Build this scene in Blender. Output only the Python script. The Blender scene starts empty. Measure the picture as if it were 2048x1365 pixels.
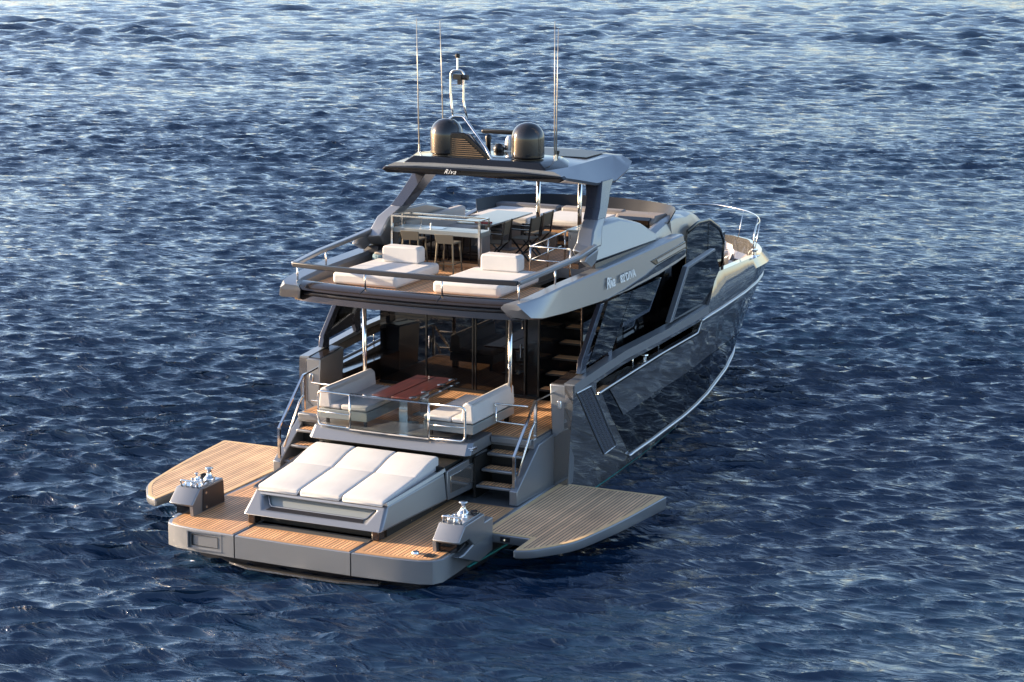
import bpy, math, random
import numpy as np
from mathutils import Vector, Matrix
R = math.radians
random.seed(7); rng = np.random.default_rng(7)
SC = bpy.context.scene
COL = SC.collection

# ------------------------------------------------------------------ camera
PITCH, YAW, ROLL = R(11.61646), R(23.98526), R(0.47988)
CAMP = Vector((-29.2033, -17.0816, 11.1013))
fw = Vector((math.cos(PITCH)*math.cos(YAW), math.cos(PITCH)*math.sin(YAW), -math.sin(PITCH)))
rt = Vector((math.sin(YAW), -math.cos(YAW), 0)); up = rt.cross(fw)
rt2 = rt*math.cos(ROLL) + up*math.sin(ROLL); up2 = -rt*math.sin(ROLL) + up*math.cos(ROLL)
cd = bpy.data.cameras.new('camera'); cam = bpy.data.objects.new('camera', cd); COL.objects.link(cam)
m = Matrix((rt2, up2, -fw)).transposed().to_4x4(); m.translation = CAMP; cam.matrix_world = m
cd.sensor_width = 36; cd.lens = 4106.36/2048*36; cd.clip_start = 0.5; cd.clip_end = 30000
SC.camera = cam

# ------------------------------------------------------------------ light
SUN_EL = R(13.0)
SUN_DIR = Vector((-0.16, 1.0, 0)).normalized()*math.cos(SUN_EL) + Vector((0, 0, math.sin(SUN_EL)))
w = bpy.data.worlds.new('World'); SC.world = w; w.use_nodes = True
nt = w.node_tree; bg = nt.nodes['Background']; sky = nt.nodes.new('ShaderNodeTexSky')
sky.sky_type = 'NISHITA'; sky.sun_disc = False; sky.sun_elevation = SUN_EL
sky.sun_rotation = math.atan2(SUN_DIR.x, SUN_DIR.y)
sky.altitude = 0; sky.air_density = 0.8; sky.dust_density = 1.0; sky.ozone_density = 3.0
tint = nt.nodes.new('ShaderNodeMix'); tint.data_type = 'RGBA'; tint.blend_type = 'MULTIPLY'; tint.inputs[0].default_value = 1.0
tint.inputs[7].default_value = (1.22, 0.985, 0.83, 1)
nt.links.new(sky.outputs[0], tint.inputs[6]); nt.links.new(tint.outputs[2], bg.inputs[0]); bg.inputs[1].default_value = 0.15
ld = bpy.data.lights.new('sun', 'SUN'); ld.energy = 4.6; ld.angle = R(0.6); ld.color = (1.0, 0.79, 0.54)
sun = bpy.data.objects.new('sun', ld); COL.objects.link(sun)
sun.rotation_euler = SUN_DIR.to_track_quat('Z', 'Y').to_euler()
SC.view_settings.view_transform = 'Standard'; SC.view_settings.look = 'None'
SC.view_settings.exposure = 1.78; SC.view_settings.gamma = 1

# ------------------------------------------------------------------ materials
def mat(name, col, rough=0.5, metal=0.0, coat=0.0, bump=None, spec=0.5, coat_rough=0.03):
    M = bpy.data.materials.new(name); M.use_nodes = True
    b = M.node_tree.nodes['Principled BSDF']
    b.inputs['Base Color'].default_value = (*col, 1); b.inputs['Roughness'].default_value = rough
    b.inputs['Metallic'].default_value = metal; b.inputs['Coat Weight'].default_value = coat
    b.inputs['Coat Roughness'].default_value = coat_rough; b.inputs['Specular IOR Level'].default_value = spec
    if bump:
        N = M.node_tree.nodes; L = M.node_tree.links
        tc = N.new('ShaderNodeTexCoord'); nz = N.new('ShaderNodeTexNoise'); bp = N.new('ShaderNodeBump')
        nz.inputs['Scale'].default_value = bump[0]; nz.inputs['Detail'].default_value = 4
        bp.inputs['Strength'].default_value = bump[1]; bp.inputs['Distance'].default_value = bump[2]
        L.new(tc.outputs['Object'], nz.inputs['Vector']); L.new(nz.outputs['Fac'], bp.inputs['Height'])
        L.new(bp.outputs['Normal'], b.inputs['Normal'])
        if len(bump) > 3:      # gentle colour variation of the stuff itself
            mx = N.new('ShaderNodeMix'); mx.data_type = 'RGBA'; n2 = N.new('ShaderNodeTexNoise')
            n2.inputs['Scale'].default_value = bump[3]; n2.inputs['Detail'].default_value = 5
            L.new(tc.outputs['Object'], n2.inputs['Vector']); L.new(n2.outputs['Fac'], mx.inputs[0])
            mx.inputs[6].default_value = (*[c*0.86 for c in col], 1); mx.inputs[7].default_value = (*[min(1, c*1.12) for c in col], 1)
            L.new(mx.outputs[2], b.inputs['Base Color'])
    return M
PAINT = mat('grey_paint', (0.24, 0.25, 0.27), 0.36, 0.65, 0.35, (0.7, 0.04, 0.02), coat_rough=0.10)
HULLP = mat('hull_paint', (0.25, 0.235, 0.225), 0.05, 0.72, 0.3, (0.5, 0.015, 0.02), coat_rough=0.02)
DARKP = mat('dark_blue_frame', (0.05, 0.055, 0.075), 0.25, 0.5, 0.6)
RAILP = mat('charcoal_rail', (0.018, 0.018, 0.024), 0.38, 0.1, 0.0)
BLACK = mat('black_gloss', (0.006, 0.006, 0.007), 0.12, 0.0, 0.2, spec=0.4)
BRONZE = mat('bronze_gloss', (0.060, 0.046, 0.040), 0.16, 0.6, 0.25)
HULLG = mat('hull_glass', (0.05, 0.046, 0.043), 0.02, 0.9, 0.3)
GLASSB = mat('dark_glass', (0.003, 0.003, 0.004), 0.02, 0.0, 0.0, spec=0.6)
MIRROR = mat('mirror_glass', (0.20, 0.175, 0.15), 0.02, 1.0)
CHROME = mat('polished_steel', (0.75, 0.74, 0.72), 0.10, 1.0)
STEELB = mat('brushed_steel', (0.55, 0.56, 0.58), 0.28, 1.0)
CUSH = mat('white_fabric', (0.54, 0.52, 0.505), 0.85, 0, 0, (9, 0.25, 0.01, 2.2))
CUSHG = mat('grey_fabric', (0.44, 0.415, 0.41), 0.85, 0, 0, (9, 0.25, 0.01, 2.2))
TAUPE = mat('taupe_upholstery', (0.21, 0.18, 0.16), 0.6, 0, 0, (6, 0.2, 0.01))
CHARC = mat('charcoal_upholstery', (0.10, 0.095, 0.10), 0.6, 0, 0, (6, 0.2, 0.01))
SLING = mat('olive_sling', (0.09, 0.078, 0.06), 0.7, 0, 0, (40, 0.3, 0.003))
STOOLM = mat('stool_metal', (0.10, 0.085, 0.065), 0.4, 0.6)
BLKMET = mat('black_metal', (0.02, 0.02, 0.022), 0.35, 0.4)
BRASS = mat('antenna_tan', (0.40, 0.36, 0.30), 0.35, 0.3)
TEAL = mat('teal_line', (0.03, 0.25, 0.26), 0.4)
RUBBER = mat('seam_black', (0.008, 0.008, 0.008), 0.5)
CREAM = mat('cream_gelcoat', (0.72, 0.66, 0.55), 0.3, 0, 0.3)
GREYTOP = mat('grey_top', (0.20, 0.22, 0.225), 0.30, 0.0, 0.2)
WICKER = mat('blue_wicker', (0.07, 0.14, 0.19), 0.7, 0, 0, (30, 0.8, 0.02))
DOMEM = mat('dome_bronze', (0.016, 0.014, 0.014), 0.14, 0.0, 0.4)

def node_mat(name):
    M = bpy.data.materials.new(name); M.use_nodes = True
    return M, M.node_tree.nodes, M.node_tree.links, M.node_tree.nodes['Principled BSDF']

def teak(name, wood, pitch=0.07, bleach=1.0):
    M, N, L, b = node_mat(name)
    tc = N.new('ShaderNodeTexCoord'); sep = N.new('ShaderNodeSeparateXYZ'); L.new(tc.outputs['Object'], sep.inputs[0])
    dv = N.new('ShaderNodeMath'); dv.operation = 'DIVIDE'; L.new(sep.outputs['Y'], dv.inputs[0]); dv.inputs[1].default_value = pitch
    fr = N.new('ShaderNodeMath'); fr.operation = 'FRACT'; L.new(dv.outputs[0], fr.inputs[0])
    fl = N.new('ShaderNodeMath'); fl.operation = 'FLOOR'; L.new(dv.outputs[0], fl.inputs[0])
    gt = N.new('ShaderNodeMath'); gt.operation = 'LESS_THAN'; L.new(fr.outputs[0], gt.inputs[0]); gt.inputs[1].default_value = 0.26
    wn = N.new('ShaderNodeTexWhiteNoise'); wn.noise_dimensions = '1D'; L.new(fl.outputs[0], wn.inputs['W'])
    mp = N.new('ShaderNodeMapping'); mp.inputs['Scale'].default_value = (1.2, 30, 1); L.new(tc.outputs['Object'], mp.inputs[0])
    nz = N.new('ShaderNodeTexNoise'); nz.inputs['Scale'].default_value = 1.5; nz.inputs['Detail'].default_value = 6; L.new(mp.outputs[0], nz.inputs['Vector'])
    ad = N.new('ShaderNodeMath'); ad.operation = 'MULTIPLY_ADD'; L.new(wn.outputs['Value'], ad.inputs[0]); ad.inputs[1].default_value = 0.65; L.new(nz.outputs['Fac'], ad.inputs[2])
    cr = N.new('ShaderNodeValToRGB'); L.new(ad.outputs[0], cr.inputs[0])
    cr.color_ramp.elements[0].position = 0.3; cr.color_ramp.elements[0].color = (*[c*0.72 for c in wood], 1)
    cr.color_ramp.elements[1].position = 1.05; cr.color_ramp.elements[1].color = (*[c*1.3 for c in wood], 1)
    mx = N.new('ShaderNodeMix'); mx.data_type = 'RGBA'; L.new(gt.outputs[0], mx.inputs[0]); L.new(cr.outputs[0], mx.inputs[6])
    mx.inputs[7].default_value = (0.06, 0.042, 0.032, 1)
    n3 = N.new('ShaderNodeTexNoise'); n3.inputs['Scale'].default_value = 1.3; n3.inputs['Detail'].default_value = 5; L.new(tc.outputs['Object'], n3.inputs['Vector'])
    mr = N.new('ShaderNodeMapRange'); mr.inputs[1].default_value = .3; mr.inputs[2].default_value = .7; mr.inputs[3].default_value = .80; mr.inputs[4].default_value = 1.12; L.new(n3.outputs['Fac'], mr.inputs[0])
    vm = N.new('ShaderNodeVectorMath'); vm.operation = 'SCALE'; L.new(mx.outputs[2], vm.inputs[0]); L.new(mr.outputs[0], vm.inputs['Scale']); L.new(vm.outputs[0], b.inputs['Base Color'])
    bp = N.new('ShaderNodeBump'); bp.inputs['Strength'].default_value = 0.15; bp.inputs['Distance'].default_value = 0.002; bp.invert = True
    L.new(gt.outputs[0], bp.inputs['Height']); L.new(bp.outputs['Normal'], b.inputs['Normal'])
    b.inputs['Roughness'].default_value = 0.6
    return M
TEAK = teak('teak_deck', (0.60, 0.32, 0.155))
TEAKW = teak('teak_wing', (0.60, 0.385, 0.22))
TEAKP = mat('teak_margin', (0.46, 0.25, 0.12), 0.55, 0, 0, (12, 0.2, 0.004, 3))
TEAKWP = mat('teak_wing_margin', (0.62, 0.42, 0.22), 0.55, 0, 0, (12, 0.2, 0.004, 3))

def mahogany():
    M, N, L, b = node_mat('mahogany')
    tc = N.new('ShaderNodeTexCoord'); mp = N.new('ShaderNodeMapping'); mp.inputs['Scale'].default_value = (1, 14, 1)
    nz = N.new('ShaderNodeTexNoise'); nz.inputs['Scale'].default_value = 2.2; nz.inputs['Detail'].default_value = 8
    cr = N.new('ShaderNodeValToRGB'); cr.color_ramp.elements[0].color = (0.035, 0.007, 0.004, 1); cr.color_ramp.elements[1].color = (0.13, 0.022, 0.010, 1)
    cr.color_ramp.elements[0].position = 0.3; cr.color_ramp.elements[1].position = 0.7
    L.new(tc.outputs['Object'], mp.inputs[0]); L.new(mp.outputs[0], nz.inputs['Vector']); L.new(nz.outputs['Fac'], cr.inputs[0])
    L.new(cr.outputs[0], b.inputs['Base Color']); b.inputs['Roughness'].default_value = 0.3; b.inputs['Coat Weight'].default_value = 0.5
    return M
MAHOG = mahogany()

def grille_mat():
    M, N, L, b = node_mat('grille_mesh')
    tc = N.new('ShaderNodeTexCoord'); mp = N.new('ShaderNodeMapping'); mp.inputs['Rotation'].default_value = (0, R(46), 0)
    mp.inputs['Scale'].default_value = (1, 1, 1)
    br = N.new('ShaderNodeTexBrick'); sx = N.new('ShaderNodeSeparateXYZ'); cb = N.new('ShaderNodeCombineXYZ')
    L.new(tc.outputs['Object'], mp.inputs[0]); L.new(mp.outputs[0], sx.inputs[0])
    L.new(sx.outputs['X'], cb.inputs['X']); L.new(sx.outputs['Z'], cb.inputs['Y']); L.new(cb.outputs[0], br.inputs['Vector'])
    br.inputs['Scale'].default_value = 1; br.inputs['Brick Width'].default_value = 0.11; br.inputs['Row Height'].default_value = 0.05
    br.inputs['Mortar Size'].default_value = 0.014; br.inputs['Color1'].default_value = (0.004, 0.004, 0.004, 1); br.inputs['Color2'].default_value = (0.008, 0.008, 0.008, 1)
    br.inputs['Mortar'].default_value = (0.5, 0.5, 0.52, 1)
    L.new(br.outputs['Color'], b.inputs['Base Color']); b.inputs['Metallic'].default_value = 0.8; b.inputs['Roughness'].default_value = 0.25
    return M
GRILLE = grille_mat()

def clear_glass():
    M, N, L, b = node_mat('clear_glass')
    tr = N.new('ShaderNodeBsdfTransparent'); tr.inputs[0].default_value = (0.82, 0.86, 0.86, 1)
    gl = N.new('ShaderNodeBsdfGlossy'); gl.inputs['Roughness'].default_value = 0.02
    fr = N.new('ShaderNodeFresnel'); fr.inputs[0].default_value = 1.5
    mx = N.new('ShaderNodeMixShader'); L.new(fr.outputs[0], mx.inputs[0]); L.new(tr.outputs[0], mx.inputs[1]); L.new(gl.outputs[0], mx.inputs[2])
    L.new(mx.outputs[0], N['Material Output'].inputs['Surface'])
    return M
CLEAR = clear_glass()

def tint_glass():
    M, N, L, b = node_mat('tinted_glass')
    tr = N.new('ShaderNodeBsdfTransparent'); tr.inputs[0].default_value = (0.55, 0.56, 0.58, 1)
    gl = N.new('ShaderNodeBsdfGlossy'); gl.inputs['Roughness'].default_value = 0.01; gl.inputs[0].default_value = (.7, .7, .72, 1)
    fr = N.new('ShaderNodeFresnel'); fr.inputs[0].default_value = 2.4
    mx = N.new('ShaderNodeMixShader'); L.new(fr.outputs[0], mx.inputs[0]); L.new(tr.outputs[0], mx.inputs[1]); L.new(gl.outputs[0], mx.inputs[2])
    L.new(mx.outputs[0], N['Material Output'].inputs['Surface'])
    return M
TINT = tint_glass()
def water_mat():
    M, N, L, b = node_mat('sea_water')
    b.inputs['Base Color'].default_value = (0.006, 0.021, 0.050, 1); b.inputs['Roughness'].default_value = 0.05
    b.inputs['IOR'].default_value = 1.62; b.inputs['Specular IOR Level'].default_value = 0.5
    g = N.new('ShaderNodeNewGeometry'); mp = N.new('ShaderNodeMapping'); mp.inputs['Rotation'].default_value = (0, 0, R(-24)); mp.inputs['Scale'].default_value = (1.9, 0.55, 1)
    L.new(g.outputs['Position'], mp.inputs[0])
    n1 = N.new('ShaderNodeTexNoise'); n1.inputs['Scale'].default_value = 1.5; n1.inputs['Detail'].default_value = 6; n1.inputs['Roughness'].default_value = 0.62; n1.inputs['Distortion'].default_value = 0.5; n1.noise_type = 'RIDGED_MULTIFRACTAL'; n1.inputs['Lacunarity'].default_value = 2.1; n1.inputs['Offset'].default_value = 0.9; n1.inputs['Gain'].default_value = 1.6
    L.new(mp.outputs[0], n1.inputs['Vector'])
    bp = N.new('ShaderNodeBump'); bp.inputs['Strength'].default_value = 0.6; bp.inputs['Distance'].default_value = 0.05
    L.new(n1.outputs['Fac'], bp.inputs['Height']); L.new(bp.outputs['Normal'], b.inputs['Normal'])
    acc = g.outputs['Normal']
    for sc_, kk in ((3.0, 0.16), (0.5, 0.22)):
        nn = N.new('ShaderNodeTexNoise'); nn.inputs['Scale'].default_value = sc_; nn.inputs['Detail'].default_value = 3; nn.inputs['Distortion'].default_value = 0.6
        L.new(mp.outputs[0], nn.inputs['Vector'])
        sb = N.new('ShaderNodeVectorMath'); sb.operation = 'SUBTRACT'; sb.inputs[1].default_value = (0.5, 0.5, 0.5); L.new(nn.outputs['Color'], sb.inputs[0])
        ml = N.new('ShaderNodeVectorMath'); ml.operation = 'MULTIPLY'; ml.inputs[1].default_value = (kk*2, kk*2, 0); L.new(sb.outputs[0], ml.inputs[0])
        ad = N.new('ShaderNodeVectorMath'); ad.operation = 'ADD'; L.new(acc, ad.inputs[0]); L.new(ml.outputs[0], ad.inputs[1]); acc = ad.outputs[0]
    nm = N.new('ShaderNodeVectorMath'); nm.operation = 'NORMALIZE'; L.new(acc, nm.inputs[0]); L.new(nm.outputs[0], bp.inputs['Normal'])
    return M
WATER = water_mat()

# ------------------------------------------------------------------ mesh helpers (each returns (verts, faces))
def depth(o):
    d = 0
    while o.parent is not None: o = o.parent; d += 1
    return d
def link(name, V, F, m, parent=None, smooth=False, bevel=0, seg=2, label=None, auto=False):
    me = bpy.data.meshes.new(name); me.from_pydata([tuple(v) for v in V], [], F); me.validate()
    import bmesh
    bm = bmesh.new(); bm.from_mesh(me); bmesh.ops.recalc_face_normals(bm, faces=bm.faces); bm.to_mesh(me); bm.free()
    ob = bpy.data.objects.new(name, me); COL.objects.link(ob)
    me.materials.append(m)
    if smooth or bevel or auto:
        me.polygons.foreach_set('use_smooth', [True]*len(me.polygons))
        if not smooth or auto:
            me.set_sharp_from_angle(angle=R(35))
    if bevel:
        md = ob.modifiers.new('bevel', 'BEVEL'); md.width = bevel; md.segments = seg; md.limit_method = 'ANGLE'; md.angle_limit = R(35); md.harden_normals = False
    if parent is not None: ob.parent = parent if depth(parent) < 2 else parent.parent
    if label: ob['label'] = label
    return ob
def merge(*ps):
    V, F = [], []
    for v, f in ps:
        k = len(V); V += [tuple(p) for p in v]; F += [[i+k for i in q] for q in f]
    return V, F
def box(x0, x1, y0, y1, z0, z1):
    V = [(x, y, z) for z in (z0, z1) for y in (y0, y1) for x in (x0, x1)]
    return V, [[0, 2, 3, 1], [4, 5, 7, 6], [0, 1, 5, 4], [2, 6, 7, 3], [0, 4, 6, 2], [1, 3, 7, 5]]
def hexa(bot, top):      # two rings of points, capped
    n = len(bot); V = list(bot)+list(top)
    F = [list(range(n))[::-1], list(range(n, 2*n))] + [[i, (i+1) % n, n+(i+1) % n, n+i] for i in range(n)]
    return V, F
def prism(poly, axis, a, b):
    def P(p, c):
        return {'x': (c, p[0], p[1]), 'y': (p[0], c, p[1]), 'z': (p[0], p[1], c)}[axis]
    return hexa([P(p, a) for p in poly], [P(p, b) for p in poly])
def loft(rings, closed=False, caps=True):
    V = [p for r in rings for p in r]; n = len(rings[0]); F = []
    for i in range(len(rings)-1):
        for j in range(n if closed else n-1):
            k = (j+1) % n; F.append([i*n+j, i*n+k, (i+1)*n+k, (i+1)*n+j])
    if closed and caps: F += [list(range(n)), list(range((len(rings)-1)*n, len(rings)*n))[::-1]]
    return V, F
def fillet(pts, r, n=5):
    pts = [Vector(p) for p in pts]; out = [pts[0]]
    for i in range(1, len(pts)-1):
        a, b, c = pts[i-1], pts[i], pts[i+1]
        d1, d2 = (a-b), (c-b); rr = min(r, d1.length*0.45, d2.length*0.45)
        p1, p2 = b+d1.normalized()*rr, b+d2.normalized()*rr
        for k in range(n+1):
            t = k/n; out.append(p1*(1-t)**2 + b*2*t*(1-t) + p2*t*t)
    out.append(pts[-1]); return out
def tube(pts, r=0.02, n=8, fil=0, flat=None):
    if fil: pts = fillet(pts, fil)
    pts = [Vector(p) for p in pts]; rings = []; prev = None
    for i, p in enumerate(pts):
        d = (pts[min(i+1, len(pts)-1)]-pts[max(i-1, 0)]).normalized()
        if prev is None:
            a = Vector((0, 0, 1)) if abs(d.z) < 0.95 else Vector((1, 0, 0)); u = (a - d*a.dot(d)).normalized()
        else:
            u = (prev - d*prev.dot(d)).normalized()
        prev = u; v = d.cross(u)
        ra = r[i] if isinstance(r, (list, tuple)) else r
        if flat: rings.append([p+u*ra*math.sin(2*math.pi*k/n)*flat[0] + v*ra*math.cos(2*math.pi*k/n)*flat[1] for k in range(n)])
        else: rings.append([p+u*ra*math.sin(2*math.pi*k/n)+v*ra*math.cos(2*math.pi*k/n) for k in range(n)])
    return loft(rings, closed=True)
def bar(pts, wid, hgt, fil=0):     # rectangular section swept, width horizontal, height vertical
    if fil: pts = fillet(pts, fil)
    pts = [Vector(p) for p in pts]; rings = []
    for i, p in enumerate(pts):
        d = (pts[min(i+1, len(pts)-1)]-pts[max(i-1, 0)]).normalized()
        s = Vector((0, 0, 1)).cross(d)
        s = s.normalized() if s.length > 1e-3 else Vector((0, 1, 0)); u = d.cross(s).normalized()
        rings.append([p+s*a*wid/2+u*b*hgt/2 for a, b in ((-1, -1), (1, -1), (1, 1), (-1, 1))])
    return loft(rings, closed=True)
def lathe(prof, c=(0, 0, 0), n=24):
    rings = [[(c[0]+r*math.cos(2*math.pi*k/n), c[1]+r*math.sin(2*math.pi*k/n), c[2]+z) for k in range(n)] for r, z in prof]
    return loft(rings, closed=True)
def interp(x, xs, ys): return float(np.interp(x, xs, ys))
def rcorner(poly, r, n=4):        # round the corners of a 2-D polygon
    out = []; m_ = len(poly)
    for i in range(m_):
        a, b, c = [Vector((*poly[(i+k) % m_], 0)) for k in (-1, 0, 1)]
        d1, d2 = a-b, c-b; rr = min(r if not isinstance(r, (list, tuple)) else r[i], d1.length*0.45, d2.length*0.45)
        if rr < 1e-4: out.append((b.x, b.y)); continue
        p1, p2 = b+d1.normalized()*rr, b+d2.normalized()*rr
        for k in range(n+1):
            t = k/n; q = p1*(1-t)**2+b*2*t*(1-t)+p2*t*t; out.append((q.x, q.y))
    return out
def inset2d(poly, d):
    out = []; m_ = len(poly); ar = sum(poly[i][0]*poly[(i+1) % m_][1]-poly[(i+1) % m_][0]*poly[i][1] for i in range(m_)); s = 1 if ar > 0 else -1
    for i in range(m_):
        a, b, c = [Vector((poly[(i+k) % m_][0], poly[(i+k) % m_][1])) for k in (-1, 0, 1)]
        e1, e2 = (b-a).normalized(), (c-b).normalized(); n1, n2 = Vector((-e1.y, e1.x))*s, Vector((-e2.y, e2.x))*s
        bis = (n1+n2); bis = bis/ max(bis.length_squared, 0.3)*2
        out.append((b.x+bis.x*d, b.y+bis.y*d))
    return out
def teak_panel(poly, z, parent, plank, margin, name='teak_planking', mw=0.09):
    """striped planking plus a plain margin plank frame round it, 6 mm thick, lying on z"""
    inn = inset2d(poly, mw)
    o = link(name, *prism(inn, 'z', z, z+0.008), plank, parent)
    n = len(poly); V = [(*p, z+0.0) for p in poly]+[(*p, z+0.0) for p in inn]+[(*p, z+0.010) for p in poly]+[(*p, z+0.010) for p in inn]; F = []
    for i in range(n):
        k = (i+1) % n
        F += [[2*n+i, 2*n+k, 3*n+k, 3*n+i], [i, k, 2*n+k, 2*n+i], [n+i, n+k, 3*n+k, 3*n+i]]
    link('margin_plank', V, F, margin, o)
    return o
def mir(vf): return [(x, -y, z) for x, y, z in vf[0]], [f[::-1] for f in vf[1]]
def sy(vf, s): return vf if s > 0 else mir(vf)
def empty(name, loc, parent=None, label=None, cat=None, group=None):
    o = bpy.data.objects.new(name, None); COL.objects.link(o); o.location = loc; o.empty_display_size = 0.2
    if parent is not None: o.parent = parent
    if label: o['label'] = label
    if cat: o['category'] = cat
    if group: o['group'] = group
    return o
def dup_tree(o, parent=None):
    c = o.copy(); COL.objects.link(c); c.parent = parent
    for ch in [x for x in o.children]: dup_tree(ch, c)
    return c

# ------------------------------------------------------------------ water
def build_water():
    cx, cy = CAMP.x, CAMP.y; h = CAMP.z; fpx = 2053
    rs = [13.0]
    while rs[-1] < 430: rs.append(rs[-1] + max(0.045, rs[-1]**2/(h*fpx)*(0.52 if rs[-1] < 95 else 0.34)))
    rs = np.array(rs); ph = np.linspace(YAW-R(27), YAW+R(24), 1500)
    RR, PH = np.meshgrid(rs, ph, indexing='ij'); X = cx+RR*np.cos(PH); Y = cy+RR*np.sin(PH); Z = np.zeros_like(X)
    DX = np.zeros_like(X); DY = np.zeros_like(X)
    dr = np.gradient(rs)[:, None]*np.ones_like(X); sp = np.maximum(dr, RR*(ph[1]-ph[0]))
    wind = YAW + R(186); n = 150
    for i in range(n):
        lam = 0.23*(6.5/0.23)**(((i+rng.random())/n)**1.2); k = 2*math.pi/lam
        a = wind + rng.normal()*R(19 if lam < 1 else 28); kx, ky = k*math.cos(a), k*math.sin(a)
        slope = 0.062*(0.5+rng.random()); far = 0.12 if lam > 2.6 else (0.18 if lam > 1.4 else (0.38 if lam > .9 else 1.0))
        amp = slope/k
        phs = rng.random()*2*math.pi
        att = np.clip((lam/sp-2.0)/1.6, 0, 1)*amp*(far+(min(1.15, 1.0+.1*lam)-far)*0.52*np.clip((RR-(30+18*lam))/100, 0, 1))
        t = kx*X+ky*Y+phs
        Z += att*np.cos(t); s = att*np.sin(t)*1.0; DX -= s*math.cos(a); DY -= s*math.sin(a)
    # gustier and calmer patches
    G = 1 + 0.28*np.sin(X*0.11+Y*0.05+1.3*np.sin(Y*0.09)) + 0.18*np.sin(X*0.05-Y*0.13+2)
    G = G*np.clip((430-RR)/60, 0, 1)
    V = np.stack([X+DX*G, Y+DY*G, Z*G-0.0], -1).reshape(-1, 3)
    nr, nc = X.shape; I = np.arange(nr*nc).reshape(nr, nc)
    Q = np.stack([I[:-1, :-1], I[1:, :-1], I[1:, 1:], I[:-1, 1:]], -1).reshape(-1, 4)
    me = bpy.data.meshes.new('water'); me.vertices.add(len(V)); me.vertices.foreach_set('co', V.ravel().astype(np.float32))
    me.loops.add(Q.size); me.loops.foreach_set('vertex_index', Q.ravel().astype(np.int32))
    me.polygons.add(len(Q)); me.polygons.foreach_set('loop_start', np.arange(0, Q.size, 4, dtype=np.int32)); me.polygons.foreach_set('loop_total', np.full(len(Q), 4, dtype=np.int32))
    me.polygons.foreach_set('use_smooth', np.ones(len(Q), dtype=bool)); me.update(); me.validate()
    o = bpy.data.objects.new('water', me); COL.objects.link(o); me.materials.append(WATER); o['kind'] = 'structure'
    # the rest of the sea, out to the horizon: one flat sheet with the wave patch cut out of it
    V2, F2 = [], []; P = np.linspace(YAW-R(27), YAW+R(24), 40); k0 = 0
    inner, outer = 13.0, 430.0
    def ring(a0, a1, r0, r1, nn):
        k = len(V2)
        for j in range(nn+1):
            a = a0+(a1-a0)*j/nn
            for r in (r0, r1): V2.append((cx+r*math.cos(a), cy+r*math.sin(a), -0.002))
        for j in range(nn): F2.append([k+2*j, k+2*j+1, k+2*j+3, k+2*j+2])
    A, B = YAW-R(27), YAW+R(24)
    ring(A, A+2*math.pi, outer, 9000, 90)
    ring(B, A+2*math.pi, 0.01, outer, 60); ring(A, B, 0.01, inner, 12)
    o2 = link('water', V2, F2, WATER); o2['kind'] = 'structure'
build_water()

# ------------------------------------------------------------------ the yacht
Y = empty('motor_yacht', (0, 0, 0), None, 'grey luxury motor yacht with teak stern platform folded out on both sides', 'yacht')

# --- hull lines by nominal station
NX = [5.42, 8, 10, 12, 12.9, 13.9, 16, 17.5, 18.5, 19.5, 20.5, 21.3, 21.8, 22]
HL = {  # row: (stem x, half breadths, heights)
 'keel':   (19.6, [0]*14, [-0.6]*9+[-0.55, -0.5, -0.4, -0.3, -0.25]),
 'wl':     (20.3, [2.72, 2.66, 2.56, 2.42, 2.34, 2.22, 1.9, 1.6, 1.32, 1.0, .64, .34, .14, 0], [0]*14),
 'chine':  (21.0, [2.83, 2.86, 2.88, 2.85, 2.80, 2.72, 2.46, 2.2, 1.96, 1.62, 1.18, .74, .36, 0], [.42, .45, .5, .55, .58, .62, .75, .9, 1.05, 1.2, 1.4, 1.55, 1.65, 1.7]),
 'mid':    (21.5, [2.88, 2.90, 2.94, 2.94, 2.91, 2.86, 2.66, 2.45, 2.25, 1.95, 1.52, 1.04, .56, 0], [1.35, 1.41, 1.5, 1.56, 1.58, 1.6, 1.65, 1.75, 1.8, 1.9, 2.0, 2.1, 2.15, 2.2]),
 'sill':   (21.75, [2.93, 2.97, 3.02, 3.05, 3.04, 3.0, 2.84, 2.66, 2.46, 2.18, 1.76, 1.28, .76, 0], [2.10, 2.21, 2.31, 2.35, 2.37, 2.38, 2.38, 2.38, 2.4, 2.42, 2.45, 2.5, 2.5, 2.5]),
 'railb':  (21.85, [2.94, 2.98, 3.03, 3.07, 3.06, 3.03, 2.88, 2.71, 2.53, 2.26, 1.85, 1.38, .84, 0], [2.33, 2.50, 2.54, 2.60, 2.62, 2.63, 2.62, 2.62, 2.62, 2.62, 2.64, 2.66, 2.68, 2.68]),
 'sho':    (22.0, [2.93, 2.98, 3.03, 3.07, 3.06, 2.99, 2.90, 2.80, 2.67, 2.43, 2.04, 1.58, 1.03, 0], [2.50, 2.68, 2.71, 2.76, 2.79, 3.14, 3.08, 3.02, 2.96, 2.92, 2.89, 2.87, 2.86, 2.86]),
 'gun':    (21.85, [2.93, 2.98, 3.03, 3.07, 3.06, 2.88, 2.78, 2.66, 2.50, 2.23, 1.84, 1.38, .84, 0], [2.56, 2.74, 2.77, 2.82, 2.85, 3.42, 3.34, 3.25, 3.17, 3.12, 3.08, 3.06, 3.05, 3.05])}
ROWS = ['keel', 'wl', 'chine', 'mid', 'sill', 'railb', 'sho', 'gun']
def hrow(row, X):
    xs, ys, zs = HL[row]
    x = X if X < 17 else 17+(X-17)*(xs-17)/5.0
    return (x, interp(X, NX, ys), interp(X, NX, zs))
def hull_y(x, z):        # half breadth at true x and height z
    zz, yy = [], []
    for r in ROWS[1:]:
        xs = HL[r][0]; X = x if x < 17 else 17+(x-17)*5.0/(xs-17)
        zz.append(interp(X, NX, HL[r][2])); yy.append(interp(X, NX, HL[r][1]))
    return interp(z, zz, yy)
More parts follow.
